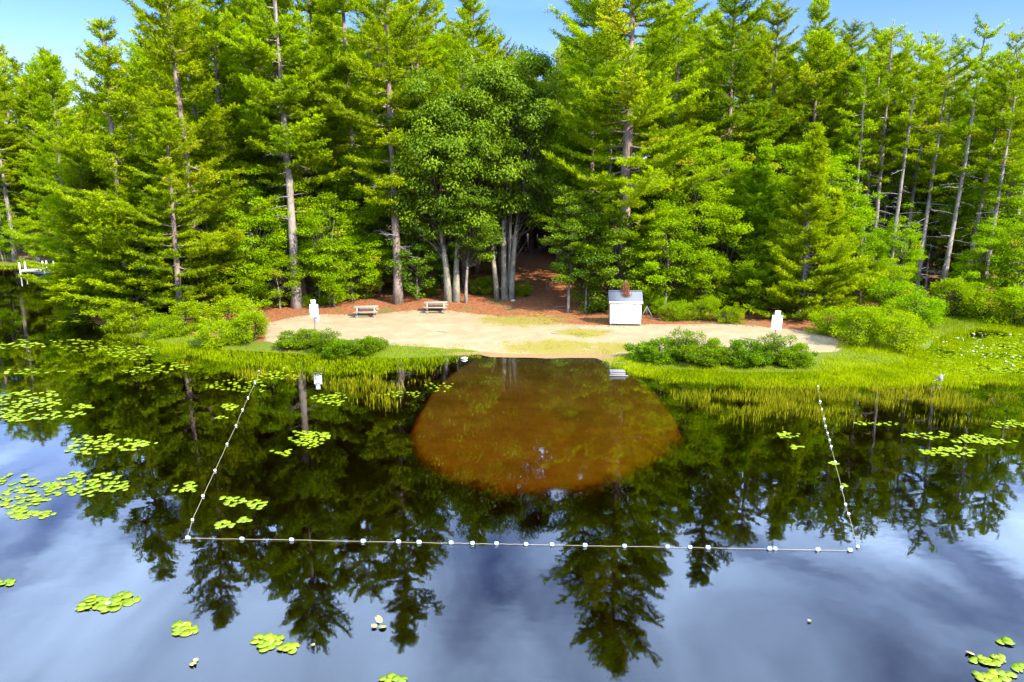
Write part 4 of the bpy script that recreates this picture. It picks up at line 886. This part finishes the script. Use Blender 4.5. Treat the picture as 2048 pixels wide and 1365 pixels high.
# dead bough hanging over the roof
g = Geo(); w = Geo(); RNG = R = np.random.default_rng(77)
bp0 = np.array([0, 0, 0.]); w.tube([(0, .5, 1.25), (0, .2, .9), (.02, -.05, .5), (0, -.25, .12)], [.03, .025, .018, .008], 5)
q = np.column_stack([R.normal(0, .16, 900), np.zeros(900), R.uniform(0, 1.15, 900)]); q[:, 1] = -.3 + q[:, 2] * .6 + R.normal(0, .1, 900); q[:, 0] *= (1.15 - q[:, 2] * .5)
g.tris(q, R.normal(0, .35, q.shape) + [0, -.2, -.8], R.uniform(.12, .28, 900), .035, R.random(900))
bo = empty('dead_bough', (p_[0] + .02, p_[1] + .55, p_[2] + 2.12), 0, .85); tag(bo, 'rust-orange dead bough drooping onto the middle of the shed roof', 'bough'); ob('stem', w.mesh('bough_stem', [M_DEAD]), bo); ob('needles', g.mesh('bough_needles', [M_RUST]), bo)
# wooden tripod by the shed
p2 = gpt(1293, 638); tp = empty('wooden_tripod', p2); tag(tp, 'small pale wooden tripod stand just right of the shed', 'stand')
for dx, dy in ((-.5, -.1), (.5, -.15), (.05, .45)):
    g = Geo(); g.tube([(dx, dy, -.05), (0, 0, .95)], [.035, .03], 5); ob('leg', g.mesh('tripod_leg', [M_GREYW]), tp)
g = Geo(); g.tube([(.15, -.12, .06), (.95, -.2, .03)], [.035, .03], 5); ob('fallen_pole', g.mesh('tripod_pole', [M_GREYW]), tp)
# two stakes on the path
for px, py, dx, lab in [(1093, 583, 0, 'left of two pale stakes at the right side of the path'), (1099, 583, 0, 'right of two pale stakes at the right side of the path')]:
    p3 = gpt(px, py); g = Geo(); g.tube([(0, 0, -.2), (-.03, 0, .35), (.01, 0, .72)], [.03, .035, .03], 6); tag(ob('wooden_stake', g.mesh('wooden_stake', [M_DEAD], True), None, p3), lab, 'stake')
# half-sunk wooden step at the waterline, driftwood, stones, sticks
p4 = gp(1236, 752); st = empty('wooden_step', (p4[0], p4[1] + .35, 0), -.03, (.8, .85, .7)); tag(st, 'weathered grey plank step half sunk at the edge of the sand bottom', 'step')
for i in range(4): bx('plank', (1.05, .19, .05), M_GREYW, st, (0, -.28 + i * .2, .30 - .02 * i))
bx('front_board', (1.05, .04, .24), M_GREYW, st, (0, -.39, .12)); bx('lower_tread', (1.3, .16, .05), M_GREYW, st, (.05, -.55, .05)); 
for sx_ in (-1, 1): bx('side_board', (.04, .74, .5), M_GREYW, st, (sx_ * .5, 0, .02))
def lump(nm, r, seed, mt):
    R = np.random.default_rng(seed); a = np.linspace(0, 6.283, 9)[:-1]; V = []
    for i, (zz, rr) in enumerate(((-.5, .5), (-.1, 1), (.3, .85), (.55, .4))):
        for t in a: V.append([math.cos(t) * rr * r[0] * R.uniform(.8, 1.15), math.sin(t) * rr * r[1] * R.uniform(.8, 1.15), zz * r[2]])
    Tt = []
    for i in range(3):
        for j in range(8): q = (j + 1) % 8; Tt += [(i * 8 + j, i * 8 + q, (i + 1) * 8 + q), (i * 8 + j, (i + 1) * 8 + q, (i + 1) * 8 + j)]
    V.append([0, 0, .62 * r[2]]); Tt += [(32, 24 + j, 24 + (j + 1) % 8) for j in range(8)]
    return mesh_tri(nm, V, Tt, None, True, [mt])
p5 = gp(929, 719); tag(ob('stone', lump('stone', (.22, .16, .16), 3, M_STONE), None, (p5[0], p5[1], .05)), 'pale flat stone at the left tip of the little beach', 'stone')
p5 = gpt(1026, 602); tag(ob('stone', lump('stone', (.2, .16, .2), 4, M_STONE), None, p5), 'pale stone at the foot of the oak clump by the path', 'stone')
p5 = gp(1878, 764); dw = empty('driftwood_stump', (p5[0], p5[1], 0), .4, .62); tag(dw, 'bleached driftwood stump in the right marsh grass', 'driftwood')
ob('stump', lump('stump', (.28, .2, .75), 6, M_DEAD), dw, (.15, 0, .22))
for a, b in (((-.1, 0, .2), (-.75, .1, .12)), ((.2, 0, .45), (.55, -.1, .62)), ((0, -.1, .3), (-.3, -.3, .42))):
    g = Geo(); g.tube([a, b], [.07, .025], 6); ob('root', g.mesh('driftwood_root', [M_DEAD]), dw)
R = np.random.default_rng(55)
for px, py, L, lab in [(1120, 615, 1.3, 'long pale fallen stick lying at the mouth of the path'), (1020, 618, 1.0, 'fallen stick on the litter below the oak clump'), (1110, 668, .6, 'short dark stick on the middle of the sand'), (885, 665, .7, 'short stick on the sand below the right picnic table'), (1240, 728, .8, 'pale stick at the grass edge beside the wooden step')]:
    q = gpt(px, py); a = R.uniform(-.4, .4); g = Geo(); g.tube([(-L / 2, 0, .03), (0, .06, .04), (L / 2, 0, .03)], [.02, .025, .01], 5); tag(ob('fallen_stick', g.mesh('fallen_stick', [M_DEAD]), None, (q[0], q[1], max(q[2], 0)), (0, 0, a)), lab, 'stick')

# ---------------------------------------------------------------- dock on the inlet
p6 = gp(76, 541, .35); dk = empty('dock', (p6[0], p6[1], 0), .30); tag(dk, 'small white dock with posts on the far inlet at left', 'dock')
for i in range(16): bx('deck_plank', (.19, 1.5, .06), M_WHITE, dk, (-1.6 + i * .2, 0, .42 + .001 * (i % 2)), bev=.01)
for sy in (-1, 1): bx('beam', (3.3, .08, .16), M_GREYW, dk, (-.1, sy * .68, .30))
for x_, y_, h_ in ((-1.6, -.8, 1.0), (-1.5, .8, .95), (.35, .8, .95), (.75, .8, .95), (.9, -.8, .35), (1.5, .8, .9)):
    g = Geo(); g.tube([(x_, y_, -1.2), (x_, y_, .42 + h_)], [.07, .07], 8); ob('post', g.mesh('dock_post', [M_WHITE], True), dk)
p7 = gp(72, 533, .45); ch = empty('dark_chair', (p7[0], p7[1] + .3, .455), .2); tag(ch, 'dark chair standing on the small white dock', 'chair')
bx('seat', (.5, .5, .05), M_DARK, ch, (0, 0, .42)); bx('backrest', (.5, .05, .6), M_DARK, ch, (0, .26, .72), (-.2, 0, 0))
for sx_ in (-.21, .21):
    for sy in (-.21, .21): bx('leg', (.05, .05, .42), M_DARK, ch, (sx_, sy, .20))
    bx('armrest', (.06, .5, .04), M_DARK, ch, (sx_ * 1.2, 0, .62))
p8 = gp(98, 545, .1); bt = empty('small_boat', (p8[0], p8[1], 0), .25); tag(bt, 'small red and pale boat moored at the dock end', 'boat')
def hull(L, Wd, H, z0):
    V, Tt = [], []; n = 9
    for i in range(n):
        u = i / (n - 1) * 2 - 1; w_ = Wd / 2 * (1 - abs(u) ** 2.4) + .01; k_ = H * (.85 + .25 * u * u)
        V += [[u * L / 2, -w_, k_], [u * L / 2, -w_ * .75, .12 * H], [u * L / 2, 0, 0], [u * L / 2, w_ * .75, .12 * H], [u * L / 2, w_, k_]]
    for i in range(n - 1):
        for j in range(4): a = i * 5 + j; Tt += [(a, a + 5, a + 6), (a, a + 6, a + 1)]
    V = np.array(V); V[:, 2] += z0; return V, Tt
g = Geo(); g.add(*hull(3.2, .85, .42, -.1)); ob('hull', g.mesh('boat_hull', [M_PALE], True), bt)
g = Geo(); V, Tt = hull(2.0, .7, .30, .18); g.add(V, Tt); ob('red_seat_shell', g.mesh('boat_shell', [M_RED], True), bt, (-.2, 0, 0)); bx('thwart', (.2, .7, .04), M_RED, bt, (.7, 0, .28))

# ---------------------------------------------------------------- labels of the background trees, told from the nearest named tree
ANCH = [(262, 'yellow-tipped left pine'), (408, 'tall left pine'), (593, 'pale straight pine'), (796, 'reddish-trunked pine'), (906, 'two-trunked oak'), (1012, 'oak clump by the path'), (1240, 'huge pine behind the shed'), (1440, 'dark heavy-crowned pine'), (1602, 'bright conical pine'), (1772, 'many-limbed slim pine'), (1880, 'stout leaning pine'), (2005, 'slim pine near the right edge')]
ORD = ['nearest', 'second', 'third', 'fourth', 'fifth', 'sixth', 'seventh', 'eighth', 'ninth', 'tenth', 'eleventh', 'twelfth', 'thirteenth', 'fourteenth', 'fifteenth', 'sixteenth', 'seventeenth', 'eighteenth', 'nineteenth', 'twentieth']
def pxof(o): return 1024 + F * o.location.x / (o.location.y * math.cos(PITCH) + (CH - .7) * math.sin(PITCH))
for nm, word in (('wood_pine', 'background pine'), ('wood_sapling', 'shaded background sapling')):
    byk = {}
    for o in [o for o in bpy.data.objects if o.type == 'EMPTY' and o.name.split('.')[0] == nm]:
        if 'beyond the dock' in o['label'] or 'far bank' in o['label']: continue
        x_ = pxof(o); a, t_ = min(ANCH, key=lambda q: abs(q[0] - x_)); byk.setdefault((t_, 'right' if x_ > a else 'left'), []).append((abs(x_ - a), o))
    for (t_, side), lst in byk.items():
        for i, (_, o) in enumerate(sorted(lst, key=lambda q: q[0])): o['label'] = f'{ORD[min(i, 19)]} {word} to the {side} of the {t_}'

for nm, word in (('wood_pine', 'pine'), ('bank_sapling', 'sapling')):
    fb = sorted([o for o in bpy.data.objects if o.type == 'EMPTY' and o.name.split('.')[0] == nm and ('beyond the dock' in o['label'] or 'far bank' in o['label'])], key=pxof)
    for i, o in enumerate(fb): o['label'] = f'{"leftmost" if i == 0 else ORD[min(i, 19)]} {word} from the left on the far bank beyond the dock'
R = np.random.default_rng(66)
for i in range(14):
    px = -40 + i * 17; y = R.uniform(104, 122)
    T('bank_pine', EDGE[1 + i % 2], onground(px, y), f'{ORD[i]} low-limbed dark pine at the back of the far bank' if i else 'leftmost low-limbed dark pine at the back of the far bank', 'pine', 'low-limbed pines behind the far bank', rz=R.uniform(0, 6), sc=R.uniform(.6, .8), leaf=M_PINED)
